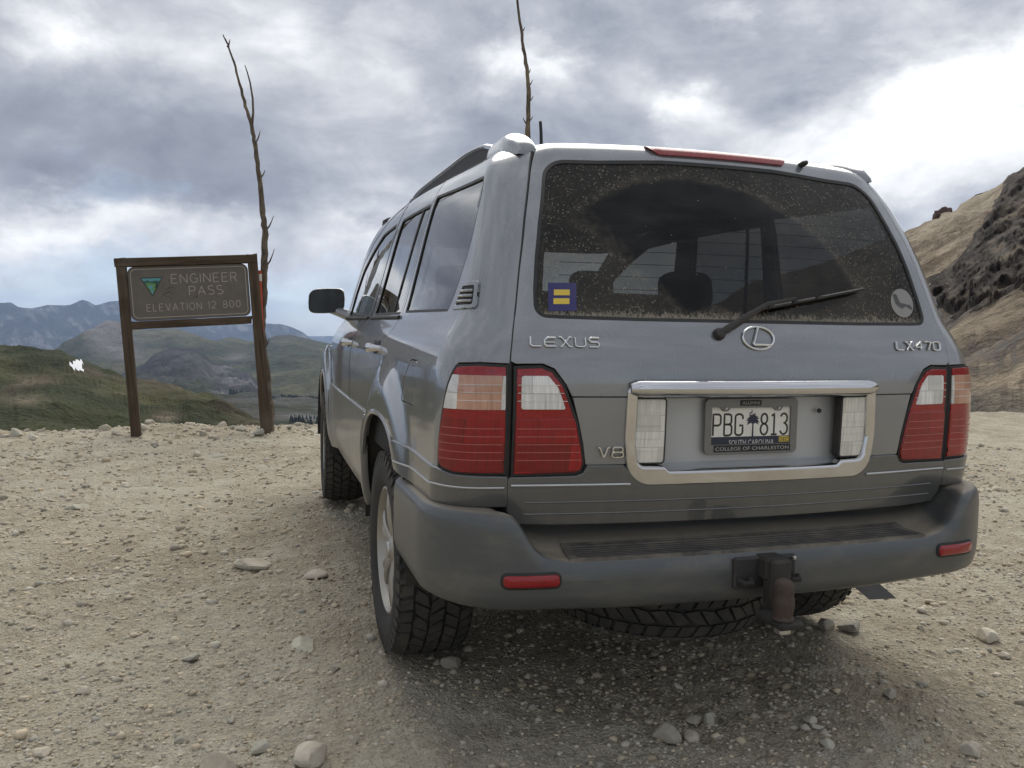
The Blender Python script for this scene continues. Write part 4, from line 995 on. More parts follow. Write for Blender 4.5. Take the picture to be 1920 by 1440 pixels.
# ---------- tail lamps
for sx in (-1,1):
    side='left' if sx<0 else 'right'
    gpoly=lampin
    gl=patch('gate_tail_lamp',gpoly,Srear,M_rubber,CAR,off=.001,rim=.02,h=.03,sx=sx)
    def clipz(poly,z0,z1):
        def cut(P,z,keep):
            o=[]
            for i in range(len(P)):
                a=P[i-1];b=P[i];ka=keep(a[1]);kb=keep(b[1])
                if ka!=kb:
                    t=(z-a[1])/(b[1]-a[1]);o.append((a[0]+(b[0]-a[0])*t,z))
                if kb:o.append(b)
            return o
        return cut(cut(poly,z0,lambda v:v>=z0),z1,lambda v:v<=z1)
    ins=inset(gpoly,.009)
    patch('red_reflector',clipz(ins,1.112,1.2),Srear,L_redtop,gl,off=.005,rim=.004,h=.02,sx=sx)
    wl=inset(clipz(ins,1.020,1.110),.0)
    wl=[(min(x,.742),t) for x,t in wl]
    wl=[p for p in clipz([(max(x,.575),t) for x,t in inset(gpoly,.022)],1.020,1.110)]
    patch('clear_lens',rnd([(x,t,.006) for x,t in wl]) if len(wl)<14 else wl,Srear,L_clear,gl,off=.006,rim=.005,h=.02,sx=sx)
    rl=clipz(ins,.8,1.1105)
    redo=clipz(ins,.992,1.112)
    # red surround between lens and edge
    patch('red_reflector',[p for p in redo],Srear,L_redtop,gl,off=.003,rim=.002,h=.02,sx=sx)
    patch('red_lens',clipz(ins,.8,.991),Srear,L_red,gl,off=.006,rim=.005,h=.02,sx=sx,fil=.003)
    for zz,x0 in ((.965,.568),(.943,.562),(.921,.556),(.899,.552),(.877,.548),(1.042,.592),(1.064,.602),(1.086,.615)):
        m=MB();m.tube([ (lambda p:(sx*p.x,p.y,p.z))(onrear(x,zz,.0065)) for x in np.linspace(x0,.730,6)],.0012,4);part('lens_rib',m,L_clear if zz>1.01 else L_rib,gl)
    qo=[(bx(xsplit(t),t)+GAP+.002,t) for t in np.linspace(.836,1.140,12)]+[(-.08,1.143)]+LAMPQ
    ql=patch('tail_lamp',qo,Scor,M_rubber,CAR,off=.001,rim=.02,h=.03,sx=sx)
    qi=inset(qo,.008)
    patch('red_reflector',clipz(qi,1.112,1.2),Scor,L_redtop,ql,off=.005,rim=.004,h=.02,sx=sx)
    patch('red_reflector',clipz(qi,.992,1.016),Scor,L_redtop,ql,off=.005,rim=.004,h=.02,sx=sx)
    patch('red_lens',clipz(qi,.8,.991),Scor,L_red,ql,off=.006,rim=.005,h=.02,sx=sx,fil=.003)
    mid=clipz(qi,1.018,1.110)
    def clipb(P,b0,b1):
        T=clipz([(t,b) for b,t in P],b0,b1);return [(b,t) for t,b in T]
    patch('clear_lens',clipb(mid,-.3,-.158),Scor,L_clear,ql,off=.006,rim=.005,h=.02,sx=sx)
    patch('amber_lens',clipb(mid,-.156,-.022),Scor,L_amber,ql,off=.006,rim=.005,h=.02,sx=sx)
    patch('clear_lens',clipb(mid,-.020,.2),Scor,L_clear,ql,off=.006,rim=.005,h=.02,sx=sx)
    for zz in (.965,.943,.921,.899,.877,1.042,1.064,1.086):
        bm_=.05 if zz<.95 else (.035 if zz<1.0 else .012)
        m=MB();pp=[]
        for b in np.linspace(-.165,bm_,10):
            p=Vector(Scor(b,zz));a=Vector(Scor(b+.002,zz))-Vector(Scor(b-.002,zz));n=a.cross(Vector((0,0,1))).normalized()
            if n.y>0 and n.x<0:n=-n
            if n.dot(Vector((p.x,-.5,0)))<0:n=-n
            p=p+n*.0065;pp.append((sx*p.x,p.y,p.z))
        m.tube(pp,.0012,4);part('lens_rib',m,L_clear if zz>1.01 else L_rib,ql)
# ---------- bumper
def BO(b,o):
    W=.975;r0=.27;K=.055
    if b<=-r0: x,y=W+b,o
    elif b>=r0: x,y=W-o,b
    else:
        ph=(b+r0)/(2*r0)*math.pi/2;r=r0-o;x=W-r0+r*math.sin(ph);y=r0-r*math.cos(ph)
    return x,y+.015+K*x*x
zlip=pch([0,.58,.65,.69,.731,.765,.80,1.2],[.611,.611,.621,.641,.695,.736,.744,.744])
LEDGE=pch([0,.05,.10,.13,.17,.21,.3],[0,0,.004,.012,.030,.055,.055])
def bump_row(b):
    x,y=BO(b,0);zb=.462+.012*sm(.3,.8,x);zl=zlip(x);sd=-.006*sm(.3,.8,y)
    st=[(.10,zb+.004),(.035,zb),(.012,zb+.015),(.002,zb+.05),(0,zb+.09),(0,zl-.055),(.002,zl-.032),(.007,zl-.014),(.016,zl-.004),(.028,zl),(.040,None),(.055,None),(.072,None),(.10,None),(.13,None),(.17,None),(.21,None)]
    out=[]
    for o,z in st:
        X,Y=BO(b,o)
        if z is None:
            k=sm(.028,.10,o);z=zl*(1-k)+zlip(X-.018)*k+LEDGE(o)*(1-sm(.70,.78,X))-.002*k
        out.append((X,Y,z+(sd if z>.6 else 0)))
    X,Y=BO(b,.214);out.append((X,Y,out[-1][2]+.05*(1-sm(.70,.78,X))))
    return out
m=MB()
bs=list(np.linspace(-.975,-.27,44))+list(np.linspace(-.27,.27,36)[1:])+list(np.linspace(.27,.66,12)[1:])
for sx in (-1,1):
    rows=[[(sx*p[0],p[1],p[2]) for p in bump_row(b)] for b in bs];nn=len(rows[0])
    m.add([p for r in rows for p in r],[(i*nn+j,i*nn+j+1,(i+1)*nn+j+1,(i+1)*nn+j) for i in range(len(rows)-1) for j in range(nn-1)])
    e=[rows[-1][j] for j in range(nn)];m.add([Vector(p) for p in e]+[Vector((p[0]-sx*.12,p[1],p[2])) for p in e],[(j,j+1,nn+j+1,nn+j) for j in range(nn-1)])
def bumpermat():
    m_,t,o=nt('dusty_bumper');n=N(t);p=n.pos();nz=n.xyz(n('NewGeometry').outputs['Normal'])[2];z=n.xyz(p)[2]
    big=n.noise(p,3,6,.6).outputs['Fac'];fine=n.noise(p,45,7,.7).outputs['Fac']
    settle=n.math('MULTIPLY',n.math('MULTIPLY',n.mr(n.math('ABSOLUTE',nz),.72,.95),n.mr(z,.55,.60)),n.math('ADD',n.mr(big,.3,.7,.60,1.0),n.math('MULTIPLY',n.math('SUBTRACT',fine,.5),.7)),clamp=True)
    scuff=n.mr(n.noise(n.scale(p,(3,3,9)),1.4,7,.65).outputs['Fac'],.46,.80,.04,.40)
    d=n.math('MAXIMUM',settle,n.math('MULTIPLY',scuff,n.mr(fine,.3,.7,.6,1.1)),clamp=True)
    c=n.mix(d,(.082,.090,.094),(.30,.255,.19))
    b=n('BsdfPrincipled',{'Base Color':c,'Roughness':n.math('ADD',n.math('MULTIPLY',d,.45),.36),'Coat Weight':n.math('MULTIPLY',n.math('SUBTRACT',1.,d),.25),'Metallic':n.math('MULTIPLY',n.math('SUBTRACT',1.,d),.25),'Coat Roughness':.2})
    t.links.new(b.outputs[0],o.inputs[0]);return m_
M_bumper=bumpermat()
BUMP=part('rear_bumper',m,M_bumper,angle=60)
for sx in (-1,1):
    m=MB();a=[];nx,nz=10,6;v=[];f=[]
    poly=rnd([(.636,.580,.012),(.788,.581,.012),(.788,.548,.012),(.636,.547,.012)])
    FB=lambda x,z:(x,BO(x-.975,0)[1] if x<.705 else BO(bsolve(x),0)[1],z)
    def bsolve(x):
        lo,hi=-.4,.27
        for _ in range(40):
            mm=(lo+hi)/2
            if BO(mm,0)[0]<x:lo=mm
            else:hi=mm
        return lo
    for nm,mt,ins,lev in (('reflector_seat',M_rubber,-.006,((0,-.004),(0,.003),(.002,.0045))),('bumper_reflector',L_redtop,0.,((0,-.004),(0,.006),(.003,.009)))):
        m=MB();base=dens(inset(poly,ins),.012);k=len(base);V=[]
        for q,dp in lev:
            for x,z in inset(base,q):
                p=FB(x,z);V.append((sx*p[0],p[1]-dp,z))
        cx=[(sx*FB(x,.564)[0],FB(x,.564)[1]-lev[-1][1]-.001,.564) for x in (.66,.712,.764)]
        F=[(l*k+i,l*k+(i+1)%k,(l+1)*k+(i+1)%k,(l+1)*k+i) for l in range(2) for i in range(k)]
        for i in range(k):
            xm=base[i][0];c=0 if xm<.686 else (1 if xm<.738 else 2);xn=base[(i+1)%k][0];c2=0 if xn<.686 else (1 if xn<.738 else 2)
            F.append((2*k+i,2*k+(i+1)%k,3*k+c))
            if c2!=c: F.append((2*k+(i+1)%k,3*k+c2,3*k+c))
        m.add(V+cx,F);part(nm,m,mt,BUMP,angle=50)
# ribbed tread pad
sp=MB();pad=[(-.585,.032),(.615,.032),(.575,.13),(-.545,.13)]
M_pad=simple('ribbed_step_rubber',(.06,.055,.048),.8,var=.25,scale=30,dust=.75)
padb=lambda x:BO(abs(x)-.975,0)[1]
v=[];nn=30
for i in range(nn+1):
    x=-.60+1.2*i/nn
    for o,dz in ((.012,-.010),(.020,.0035),(.06,.0035),(.10,.0035),(.135,.0035),(.140,-.004)): v.append((x*(1-.25*max(0,o-.03)),padb(x)+o,.611+LEDGE(o)+dz))
sp.add(v,[(i*6+j,i*6+j+1,(i+1)*6+j+1,(i+1)*6+j) for i in range(nn) for j in range(5)])
PAD=part('step_pad',sp,M_pad,BUMP)
for k in range(7):
    m=MB();o=.034+k*.0145
    m.tube([(x*(1-.25*max(0,o-.03)),padb(x)+o,.6142+LEDGE(o)) for x in np.linspace(-.575,.575,24)],.0024,6);part('tread_rib',m,M_rubber,BUMP)
# ---------- tow hitch
m=MB();m.box((-.013,.012,.552),(.205,.016,.092),bev=.006);HI=part('hitch_bezel',m,M_dark)
m=MB();m.box((.0,.02,.568),(.075,.11,.066),bev=.008);m.box((.002,-.03,.505),(.066,.05,.19),bev=.008);m.box((-.032,-.095,.447),(.080,.125,.022),bev=.007)
tow=part('tow_hitch',m,M_under)
for x in (-.085,.072):
    m=MB();m.tube([(x-.02,.0,.535),(x-.012,-.02,.53),(x+.012,-.02,.53),(x+.02,.0,.535)],.008,8);part('chain_loop',m,M_under,tow)
m=MB();m.box((.078,-.0,.588),(.012,.012,.012),bev=.003);part('bezel_screw',m,M_silver,tow)
m=MB();prof=[(.0005,.112),(.012,.111),(.022,.106),(.0275,.096),(.0285,.080),(.027,.064),(.0295,.056),(.0305,.040),(.0275,.024),(.026,.010),(.030,.004),(.030,0)]
m.lathe(prof,24,Matrix.Translation((-.042,-.125,.460))@Matrix.Rotation(-math.pi/2,4,'Y'));part('tow_ball',m,M_rust,tow)
m=MB();m.box((-.042,-.125,.428),(.036,.036,.02),bev=.005);part('ball_nut',m,M_silver,tow)
# ---------- wheels
def wheel_parts(name,cx,cy,cz,R,hw,sx,parent,nb=46,rot=0.,steer=0.):
    Mx=Matrix.Translation((cx,cy,cz))@Matrix.Rotation(steer,4,'Z')@Matrix.Rotation(rot,4,'X')@Matrix.Diagonal((sx,1,1,1))
    m=MB();r=R-.012
    prof=[(.235,-hw*.80),(.245,-hw*.86),(.275,-hw*.97),(.31,-hw*1.0),(.345,-hw*.98),(r-.022,-hw*.93),(r-.006,-hw*.84),(r,-hw*.6),(r+.001,0),(r,hw*.6),(r-.006,hw*.84),(r-.022,hw*.93),(.345,hw*.98),(.31,hw*1.0),(.275,hw*.97),(.245,hw*.86),(.235,hw*.80)]
    t=m  # rim first so the wheel part is the rim
    w=MB()
    w.lathe([(.236,-hw*.80),(.240,-hw*.86),(.232,-hw*.87),(.222,-hw*.78),(.205,-hw*.3),(.200,hw*.3),(.215,hw*.62),(.224,hw*.78),(.233,hw*.88),(.241,hw*.86),(.237,hw*.80)],48,Mx)
    # spokes
    for k in range(6):
        a=2*math.pi*k/6
        for side in (-1,1):
            pts=[];rad=[]
            for q in range(6):
                u=q/5;rr=.05+u*.168;aa=a+side*(.05+.11*u);pts.append(Mx@Vector((hw*(.62+.10*math.sin(u*2.6)),rr*math.cos(aa),rr*math.sin(aa))));rad.append(.020-.004*u)
            w.tube(pts,rad,8,sq=.8,ref=Mx.to_3x3()@Vector((1,0,0)))
    w.lathe([(.0005,hw*.80),(.034,hw*.79),(.042,hw*.74),(.06,hw*.66),(.075,hw*.55),(.08,hw*.35)],30,Mx)
    wo=part(name,w,M_rim,parent,angle=40)
    part('brake_disc',MB().lathe([(.001,hw*.05),(.165,hw*.05),(.165,-hw*.12),(.001,-hw*.12)],32,Mx),M_under,wo)
    part('tyre',t.lathe(prof,96,Mx),M_tyre,wo,angle=60)
    part('hub_cap',MB().lathe([(.0005,hw*.86),(.026,hw*.855),(.031,hw*.82),(.032,hw*.74)],24,Mx),M_silver,wo)
    # tread blocks
    b=MB();rows=[(-.99,-.66,0,.30),(-.60,-.24,.5,-.55),(-.18,.18,.0,.55),(.24,.60,.5,-.55),(.66,.99,0,.30)]
    for ri,(x0,x1,ph,sk) in enumerate(rows):
        for k in range(nb):
            da=2*math.pi/nb;a0=(k+ph)*da;wj=.80 if ri in(0,4) else .84
            jit=.10*math.sin(k*2.4+ri)
            v=[]
            for zt in (0,1):
                for (xx,aa) in ((x0,0),(x1,0),(x1,1),(x0,1)):
                    xm=(x0+x1)/2;s=1-.05*zt;X=xm+(xx-xm)*s;ang=a0+da*(.5+(aa-.5)*wj*s)+da*sk*(xx-xm)/(x1-x0)+jit*da*.3
                    zig=.06*math.sin(3.1*k+xx*9)*(ri in(1,2,3));X+=zig*(1 if aa else -1)*.5
                    cr=-.010*abs(X)**3
                    rr=(R+.0005+cr if zt else R-.016+cr)
                    if abs(X)>.9: rr-=.010
                    v.append(Mx@Vector((X*hw*.92,rr*math.cos(ang),rr*math.sin(ang))))
            b.add(v,[(4,5,6,7),(0,1,5,4),(1,2,6,5),(2,3,7,6),(3,0,4,7)])
            if ri in(0,4):
                sg=-1 if ri==0 else 1;v=[]
                for (xx,rr) in ((.98,R-.016),(1.0,R-.05)):
                    for aa in (.12,.12+wj*.7):
                        for o in (0,.006):
                            ang=a0+da*aa;v.append(Mx@Vector((sg*(xx*hw*(.93 if rr>R-.03 else .95)+o),rr*math.cos(ang),rr*math.sin(ang))))
                b.add(v,[(0,2,6,4),(1,5,7,3),(0,4,5,1),(2,3,7,6),(0,1,3,2),(4,6,7,5)])
    part('tread',b,M_tread,wo,smooth=False)
    return wo
for sx in (-1,1):
    for cy,st in ((1.106,0),(3.956,math.radians(-2))):
        wheel_parts('wheel',sx*.818,cy,.387,.392,.142,sx,CAR,rot=.3*cy,steer=st)
    # wheel housings
    for cy in ARY:
        m=MB();A=arch(cy,a=.512,b=.545);v=[]
        for xx in (.955,.90,.45): v+= [(sx*xx,y,z) for y,z in A]
        k=len(A);m.add(v,[(r*k+i,r*k+i+1,(r+1)*k+i+1,(r+1)*k+i) for r in range(2) for i in range(k-1)])
        m.add([(sx*.45,y,z) for y,z in A],[tuple(range(k))])
        part('wheel_housing',m,M_under)
        m=MB();A2=[p for p in arch(cy,a=.497,b=.527) if p[1]>(.46)]
        m.tube([(sx*(Sside(y,z)[0]-.004),y,z) for y,z in A2 if not(cy<2 and y<.75 and z<.74)],.011,6);part('arch_lip',m,M_doorclad)
m=MB()
Ms=Matrix.Translation((-.02,.66,.375))@Matrix.Rotation(math.pi/2,4,'Y')
sw=wheel_parts('spare_wheel',0,0,0,.385,.13,1,CAR,nb=44)
for o in [sw]+list(sw.children):
    o.data.transform(Ms)
# ---------- underbody
m=MB();m.box((0,2.35,.60),(1.5,4.2,.16),bev=.03);part('floor_pan',m,M_under)
m=MB();m.tube([(-.75,1.106,.40),(-.3,1.106,.40),(-.08,1.106,.40),(.02,1.106,.40),(.15,1.106,.40),(.3,1.106,.40),(.75,1.106,.40)],[.045,.05,.11,.14,.11,.05,.045],14);part('rear_axle',m,M_under)
m=MB();m.box((0,.34,.50),(1.35,.10,.09),bev=.02);part('rear_crossmember',m,M_under)
m=MB();m.tube([(.45,.9,.45),(.60,.5,.44),(.68,.30,.42)],[.07,.05,.03],12);part('exhaust_pipe',m,M_under)
m=MB();q=[(.800,.76,.30),(.935,.76,.298),(1.028,.63,.188),(.896,.63,.194)]
m.add(q+[(x,y+.012,z+.004) for x,y,z in q],[(0,1,2,3),(7,6,5,4),(0,4,5,1),(1,5,6,2),(2,6,7,3),(3,7,4,0)]);part('mud_flap',m,M_rubber,smooth=False)
# ---------- interior
def sbox(m,c,d,rot=None,e=.35,n=14):
    v=[];f=[]
    pw=lambda q:math.copysign(abs(q)**e,q)
    for i in range(n+1):
        a=-math.pi/2+math.pi*i/n
        for j in range(2*n):
            t=2*math.pi*j/(2*n);p=Vector((pw(math.cos(a))*pw(math.cos(t))*d[0]/2,pw(math.cos(a))*pw(math.sin(t))*d[1]/2,pw(math.sin(a))*d[2]/2))
            if rot is not None:p=rot@p
            v.append(p+Vector(c))
    for i in range(n):
        for j in range(2*n): f.append((i*2*n+j,i*2*n+(j+1)%(2*n),(i+1)*2*n+(j+1)%(2*n),(i+1)*2*n+j))
    return m.add(v,f)
def lin(poly,F,holes,sx,name,h=.08):
    return patch(name,poly,F,M_trim,CAR,holes=holes,off=-.055,rim=0,h=h,sx=sx)
INT=MB();INT.box((0,2.1,.75),(1.66,3.4,.10),bev=.03);IN=part('cabin_floor',INT,M_trim)
for sx in (-1,1):
    p=toB(dens([(.34,.75),(1.22,.75),(1.22,1.28),(1.17,1.79),(.56,1.79),(.42,1.5),(.36,1.28)],.06))
    patch('side_trim',p,Scor,M_trim,IN,holes=[inset(toB(dens(QW,.03)),-.004)],off=-.045,rim=0,h=.06,sx=sx)
    for w,po in ((RW,[(1.22,.75),(2.2,.75),(2.2,1.2),(1.92,1.79),(1.17,1.79)]),(FWn,[(2.2,.75),(3.5,.75),(3.5,1.10),(3.25,1.25),(3.17,1.45),(3.0,1.6),(2.72,1.70),(1.92,1.79),(2.2,1.2)])):
        patch('side_trim',dens(po,.06),Sside,M_trim,IN,holes=[inset(dens(w,.03),-.004)],off=-.045,rim=0,h=.06,sx=sx)
m=MB()
for sx in (-1,1):
    v=[];nn=24
    for i in range(nn+1):
        y=.52+(2.62-.52)*i/nn
        for j in range(7):
            t=1.79+.71*j/6;p=S0(b_of(max(y,.5),t),t) if t<2.49 else [0,y,S0(b_of(y,2.4),2.4)[2]]
            v.append((sx*max(0,p[0]-.05),y,p[2]-.045))
    m.add(v,[(i*7+j,i*7+j+1,(i+1)*7+j+1,(i+1)*7+j) for i in range(nn) for j in range(6)])
part('headliner',m,M_trim,IN)
def seat(x,y,w,zt,heads,name):
    m=MB();sbox(m,(x,y,.93),(w,.56,.20));R_=Matrix.Rotation(math.radians(-12),3,'X')
    sbox(m,(x,y-.30,1.12),(w,.20,zt-.74),R_,.4);s=part(name,m,M_seat,angle=70)
    for hx in heads:
        m=MB();sbox(m,(x+hx,y-.40,zt+.115),(.25,.10,.17),R_,.5);m.tube([(x+hx-.06,y-.385,zt-.05),(x+hx-.06,y-.395,zt+.06)],.007,6);m.tube([(x+hx+.06,y-.385,zt-.05),(x+hx+.06,y-.395,zt+.06)],.007,6);part('headrest',m,M_seat,s,angle=70)
for x in (-.38,.38): seat(x,2.72,.54,1.36,(0,),'front_seat')
seat(0,1.72,1.36,1.30,(-.42,.42),'rear_bench_seat')
m=MB();m.box((0,3.28,1.02),(1.5,.45,.26),bev=.08);part('dashboard',m,M_trim,IN)
m=MB();Mw=Matrix.Translation((-.38,2.98,1.12))@Matrix.Rotation(math.radians(65),4,'X')
m.tube([Mw@Vector((.19*math.cos(a),.19*math.sin(a),0)) for a in np.linspace(0,2*math.pi,33)],.015,8,cap=False);part('steering_wheel',m,M_rubber,IN)
m=MB();m.box((0,2.80,1.66),(.24,.03,.065),bev=.012);m.tube([(0,2.80,1.68),(0,2.78,1.78)],.01,6);part('inside_mirror',m,M_rubber,IN)
part('header_trim',sbox(MB(),(0,2.72,1.775),(1.46,.16,.16),None,.3),M_trim,IN)
# ------------------------------------------------------------------ lettering
def arc(cx,cy,rx,ry,a0,a1,n=8):
    return [(cx+rx*math.cos(math.radians(a0+(a1-a0)*i/n)),cy+ry*math.sin(math.radians(a0+(a1-a0)*i/n))) for i in range(n+1)]
# stroke letters in a box 0..1 high; value = (width, strokes)
SF={
'E':(.60,[[(.6,1),(0,1),(0,0),(.6,0)],[(0,.52),(.5,.52)]]),'N':(.72,[[(0,0),(0,1),(.72,0),(.72,1)]]),
'G':(.75,[arc(.38,.5,.38,.5,50,290,14)+[(.75,.12),(.75,.46),(.45,.46)]]),'I':(.0,[[(0,0),(0,1)]]),
'R':(.64,[[(0,0),(0,1),(.36,1)]+arc(.36,.74,.26,.26,90,-90,8)+[(0,.48)],[(.34,.48),(.64,0)]]),
'P':(.62,[[(0,0),(0,1),(.36,1)]+arc(.36,.74,.26,.26,90,-90,8)+[(0,.48)]]),
'A':(.74,[[(0,0),(.37,1),(.74,0)],[(.13,.34),(.61,.34)]]),
'S':(.62,[arc(.31,.755,.29,.245,35,270,12)+arc(.31,.255,.31,.255,90,-145,12)]),
'L':(.56,[[(0,1),(0,0),(.56,0)]]),'V':(.74,[[(0,1),(.37,0),(.74,1)]]),'T':(.7,[[(0,1),(.7,1)],[(.35,1),(.35,0)]]),
'O':(.78,[arc(.39,.5,.39,.5,90,450,20)]),'1':(.18,[[(0,.8),(.18,1),(.18,0)]]),
'2':(.6,[arc(.3,.7,.3,.3,160,-30,9)+[(0,0),(.62,0)]]),
'8':(.62,[arc(.31,.75,.26,.25,-90,270,14),arc(.31,.25,.31,.25,90,450,14)]),'0':(.64,[arc(.32,.5,.32,.5,90,450,20)]),' ':(.45,[]),
# narrow number-plate characters
'pP':(.36,[[(0,0),(0,1),(.20,1)]+arc(.22,.86,.14,.14,90,0,4)+[(.36,.62)]+arc(.22,.62,.14,.14,0,-90,4)+[(0,.48)]]),
'pB':(.36,[[(0,0),(0,1),(.20,1)]+arc(.20,.87,.14,.13,90,0,4)+[(.34,.65)]+arc(.20,.65,.14,.13,0,-90,4)+[(0,.52)],[(.20,.52)]+arc(.20,.38,.16,.14,90,0,4)+[(.36,.14)]+arc(.20,.14,.16,.14,0,-90,4)+[(0,0)]]),
'pG':(.36,[[(.36,.76),(.36,.86)]+arc(.18,.86,.18,.14,0,180,8)+[(0,.14)]+arc(.18,.14,.18,.14,180,360,8)+[(.36,.46),(.19,.46)]]),
'p8':(.36,[arc(.18,.76,.155,.24,-90,270,14),arc(.18,.26,.18,.26,90,450,14)]),
'p1':(.30,[[(.02,.88),(.15,1),(.15,0)],[(0,0),(.30,0)]]),
'p3':(.36,[arc(.17,.77,.17,.23,160,-90,9)+arc(.17,.27,.19,.27,90,-160,10)]),
# rounded badge letters
'bL':(.62,[[(0.02,1),(.0,.16),(.12,0),(.62,0)]]),'bE':(.66,[[(.66,.92),(.20,.92),(0,.66),(.0,.2),(.12,0),(.66,0)],[(.0,.46),(.60,.46)]]),
'bX':(.74,[[(0,1),(.16,.98),(.60,.02),(.74,0)],[(.02,0),(.14,.03),(.60,.97),(.74,1)]]),
'bU':(.62,[[(0,.95),(0,.16),(.12,0),(.50,0),(.62,.16),(.62,.95)]]),'bS':(.62,[[(.62,.95),(.12,.95),(0,.78),(.1,.52),(.52,.48),(.62,.26),(.52,0),(0,0)]]),
'b4':(.72,[[(.52,0),(.52,1),(.0,.34),(.72,.34)]]),'b7':(.62,[[(0,1),(.62,1),(.26,0)]]),
'b0':(.66,[[(.14,0),(0,.16),(0,.84),(.14,1),(.52,1),(.66,.84),(.66,.16),(.52,0),(.14,0)]]),
'bV':(.80,[[(0,1),(.14,.96),(.38,.04),(.46,.04),(.66,.96),(.80,1)]]),
'b8':(.74,[[(.16,.52),(.04,.64),(.04,.88),(.16,1),(.58,1),(.70,.88),(.70,.64),(.58,.52),(.16,.52),(0,.40),(0,.12),(.12,0),(.62,0),(.74,.12),(.74,.40),(.58,.52)]]),
}
def stroke_text(keys,place,height,radius,total=None,gap=.22,xs=1.,n=6,sink=0.,sq=None,ref=None,mb=None):
    """place(u,v)->3D ; u runs from 0 to the text width in metres"""
    ws=[SF[k][0]*xs for k in keys];w=sum(ws)+gap*(len(keys)-1)
    sc=height;us=(total/(w*sc)) if total else 1.
    m=mb or MB();x=0
    for k,wi in zip(keys,ws):
        for st in SF[k][1]:
            pts=[Vector(place((x+a*xs)*sc*us,b*sc)) for a,b in dens(st,.12,False)+[st[-1]]]
            m.tube(pts,radius,n,sq=sq,ref=ref)
            for q in (pts[0],pts[-1]):
                pass
        x+=wi+gap
    return m
def font_mesh(name,text,size,mat,parent,M,width=None,shear=0.,ext=0.0,bold=0.):
    cu=bpy.data.curves.new(name,'FONT');cu.body=text;cu.size=size;cu.shear=shear;cu.extrude=ext;cu.offset=bold;cu.resolution_u=3
    ob=bpy.data.objects.new(name,cu);link(ob);dg=bpy.context.evaluated_depsgraph_get()
    me=bpy.data.meshes.new_from_object(ob.evaluated_get(dg));bpy.data.objects.remove(ob)
    xs=[v.co.x for v in me.vertices];s=(width/(max(xs)-min(xs))) if width else 1.
    x0=min(xs);me.transform(M@Matrix.Diagonal((s,1,1,1))@Matrix.Translation((-x0,0,0)))
    me.materials.clear();me.materials.append(mat)
    o=link(bpy.data.objects.new(name,me));attach(o,parent);return o
# badges on the liftgate and tailgate
pl=lambda x0,z0:(lambda u,v:onrear(x0+u,z0+v,.0062))
part('badge_lettering',stroke_text(['bL','bE','bX','bU','bS'],pl(-.694,1.1915),.026,.0029,total=.194,gap=.26,xs=1.25,sq=1.2,ref=(0,-1,0)),M_letter,LIFT)
part('model_lettering',stroke_text(['bL','bX','b4','b7','b0'],pl(.512,1.1915),.025,.0028,total=.196,gap=.24,xs=1.25,sq=1.2,ref=(0,-1,0)),M_letter,LIFT)
part('engine_lettering',stroke_text(['bV','b8'],pl(-.502,.884),.028,.0032,total=.074,gap=.2,xs=1.25,sq=1.2,ref=(0,-1,0)),M_letter,TAIL)
m=MB();cx,cz=-.004,1.2225
m.tube([onrear(cx+.052*math.cos(a),cz+.0325*math.sin(a),.006) for a in np.linspace(0,2*math.pi,49)],.0036,8,cap=False)
m.tube([onrear(cx+.004,cz+.030,.007),onrear(cx-.004,cz+.016,.007),onrear(cx-.0205,cz-.0185,.007),onrear(cx-.019,cz-.0205,.007),onrear(cx+.043,cz-.0205,.007)],[.0046,.0046,.0046,.0046,.0036],8)
part('oval_emblem',m,M_letter,LIFT)
# sticker squares on the rear window
def decal(name,poly,col,off,parent,rough=.45):
    return patch(name,poly,Srear,simple(name+'_ink',col,rough,var=.06,dust=.10),parent,off=off,rim=0,h=.03)
st=decal('square_sticker',[(-.632,1.292),(-.551,1.294),(-.543,1.374),(-.625,1.372)],(.022,.020,.13),-.0015,RG)
decal('yellow_bar',[(-.612,1.3365),(-.566,1.3375),(-.564,1.354),(-.610,1.353)],(.72,.52,.06),-.0008,st)
decal('yellow_bar',[(-.616,1.3115),(-.570,1.3125),(-.568,1.329),(-.614,1.328)],(.72,.52,.06),-.0008,st)
rc=(.592,1.344);rs=decal('round_sticker',[(rc[0]+.050*math.cos(a)+.006*math.sin(a),rc[1]+.047*math.sin(a)) for a in np.linspace(0,2*math.pi,32)[:-1]],(.26,.25,.235),-.0015,RG)
decal('sticker_mark',rnd([(.556,1.372,.003),(.574,1.372,.003),(.582,1.345,.004),(.628,1.337,.004),(.634,1.318,.004),(.606,1.334,.003),(.585,1.325,.003),(.562,1.340,.003)]),(.05,.05,.05),-.0008,rs)
# ---------- number plate
PY=.1275
def pm(name,pts,col,parent,y,mat=None,rough=.45):
    m=MB();m.add([(x,y,z) for x,z in pts],[tuple(range(len(pts)))]);return part(name,m,mat or simple(name+'_print',col,rough,var=.05,dust=.08),parent,smooth=False)
def platemat():
    m_,t,o=nt('plate_print');n=N(t);z=n.xyz(n.pos())[2]
    f=n.mr(z,1.006,1.030,0,.85,smooth=True)
    c=n.mix(f,(.84,.82,.74),(.10,.10,.16));c=n.mix(n.mr(n.noise(n.pos(),40,5).outputs['Fac'],.45,.8,0,.2),c,DUST)
    b=n('BsdfPrincipled',{'Base Color':c,'Roughness':.4});t.links.new(b.outputs[0],o.inputs[0]);return m_
zc=.9610
m=MB();m.box((0,PY+.001,zc),(.305,.002,.152));PLATE=part('license_plate',m,platemat())
fo=rnd([(-.157,zc+.0815,.014),(.157,zc+.0815,.014),(.157,zc-.0815,.014),(-.157,zc-.0815,.014)])
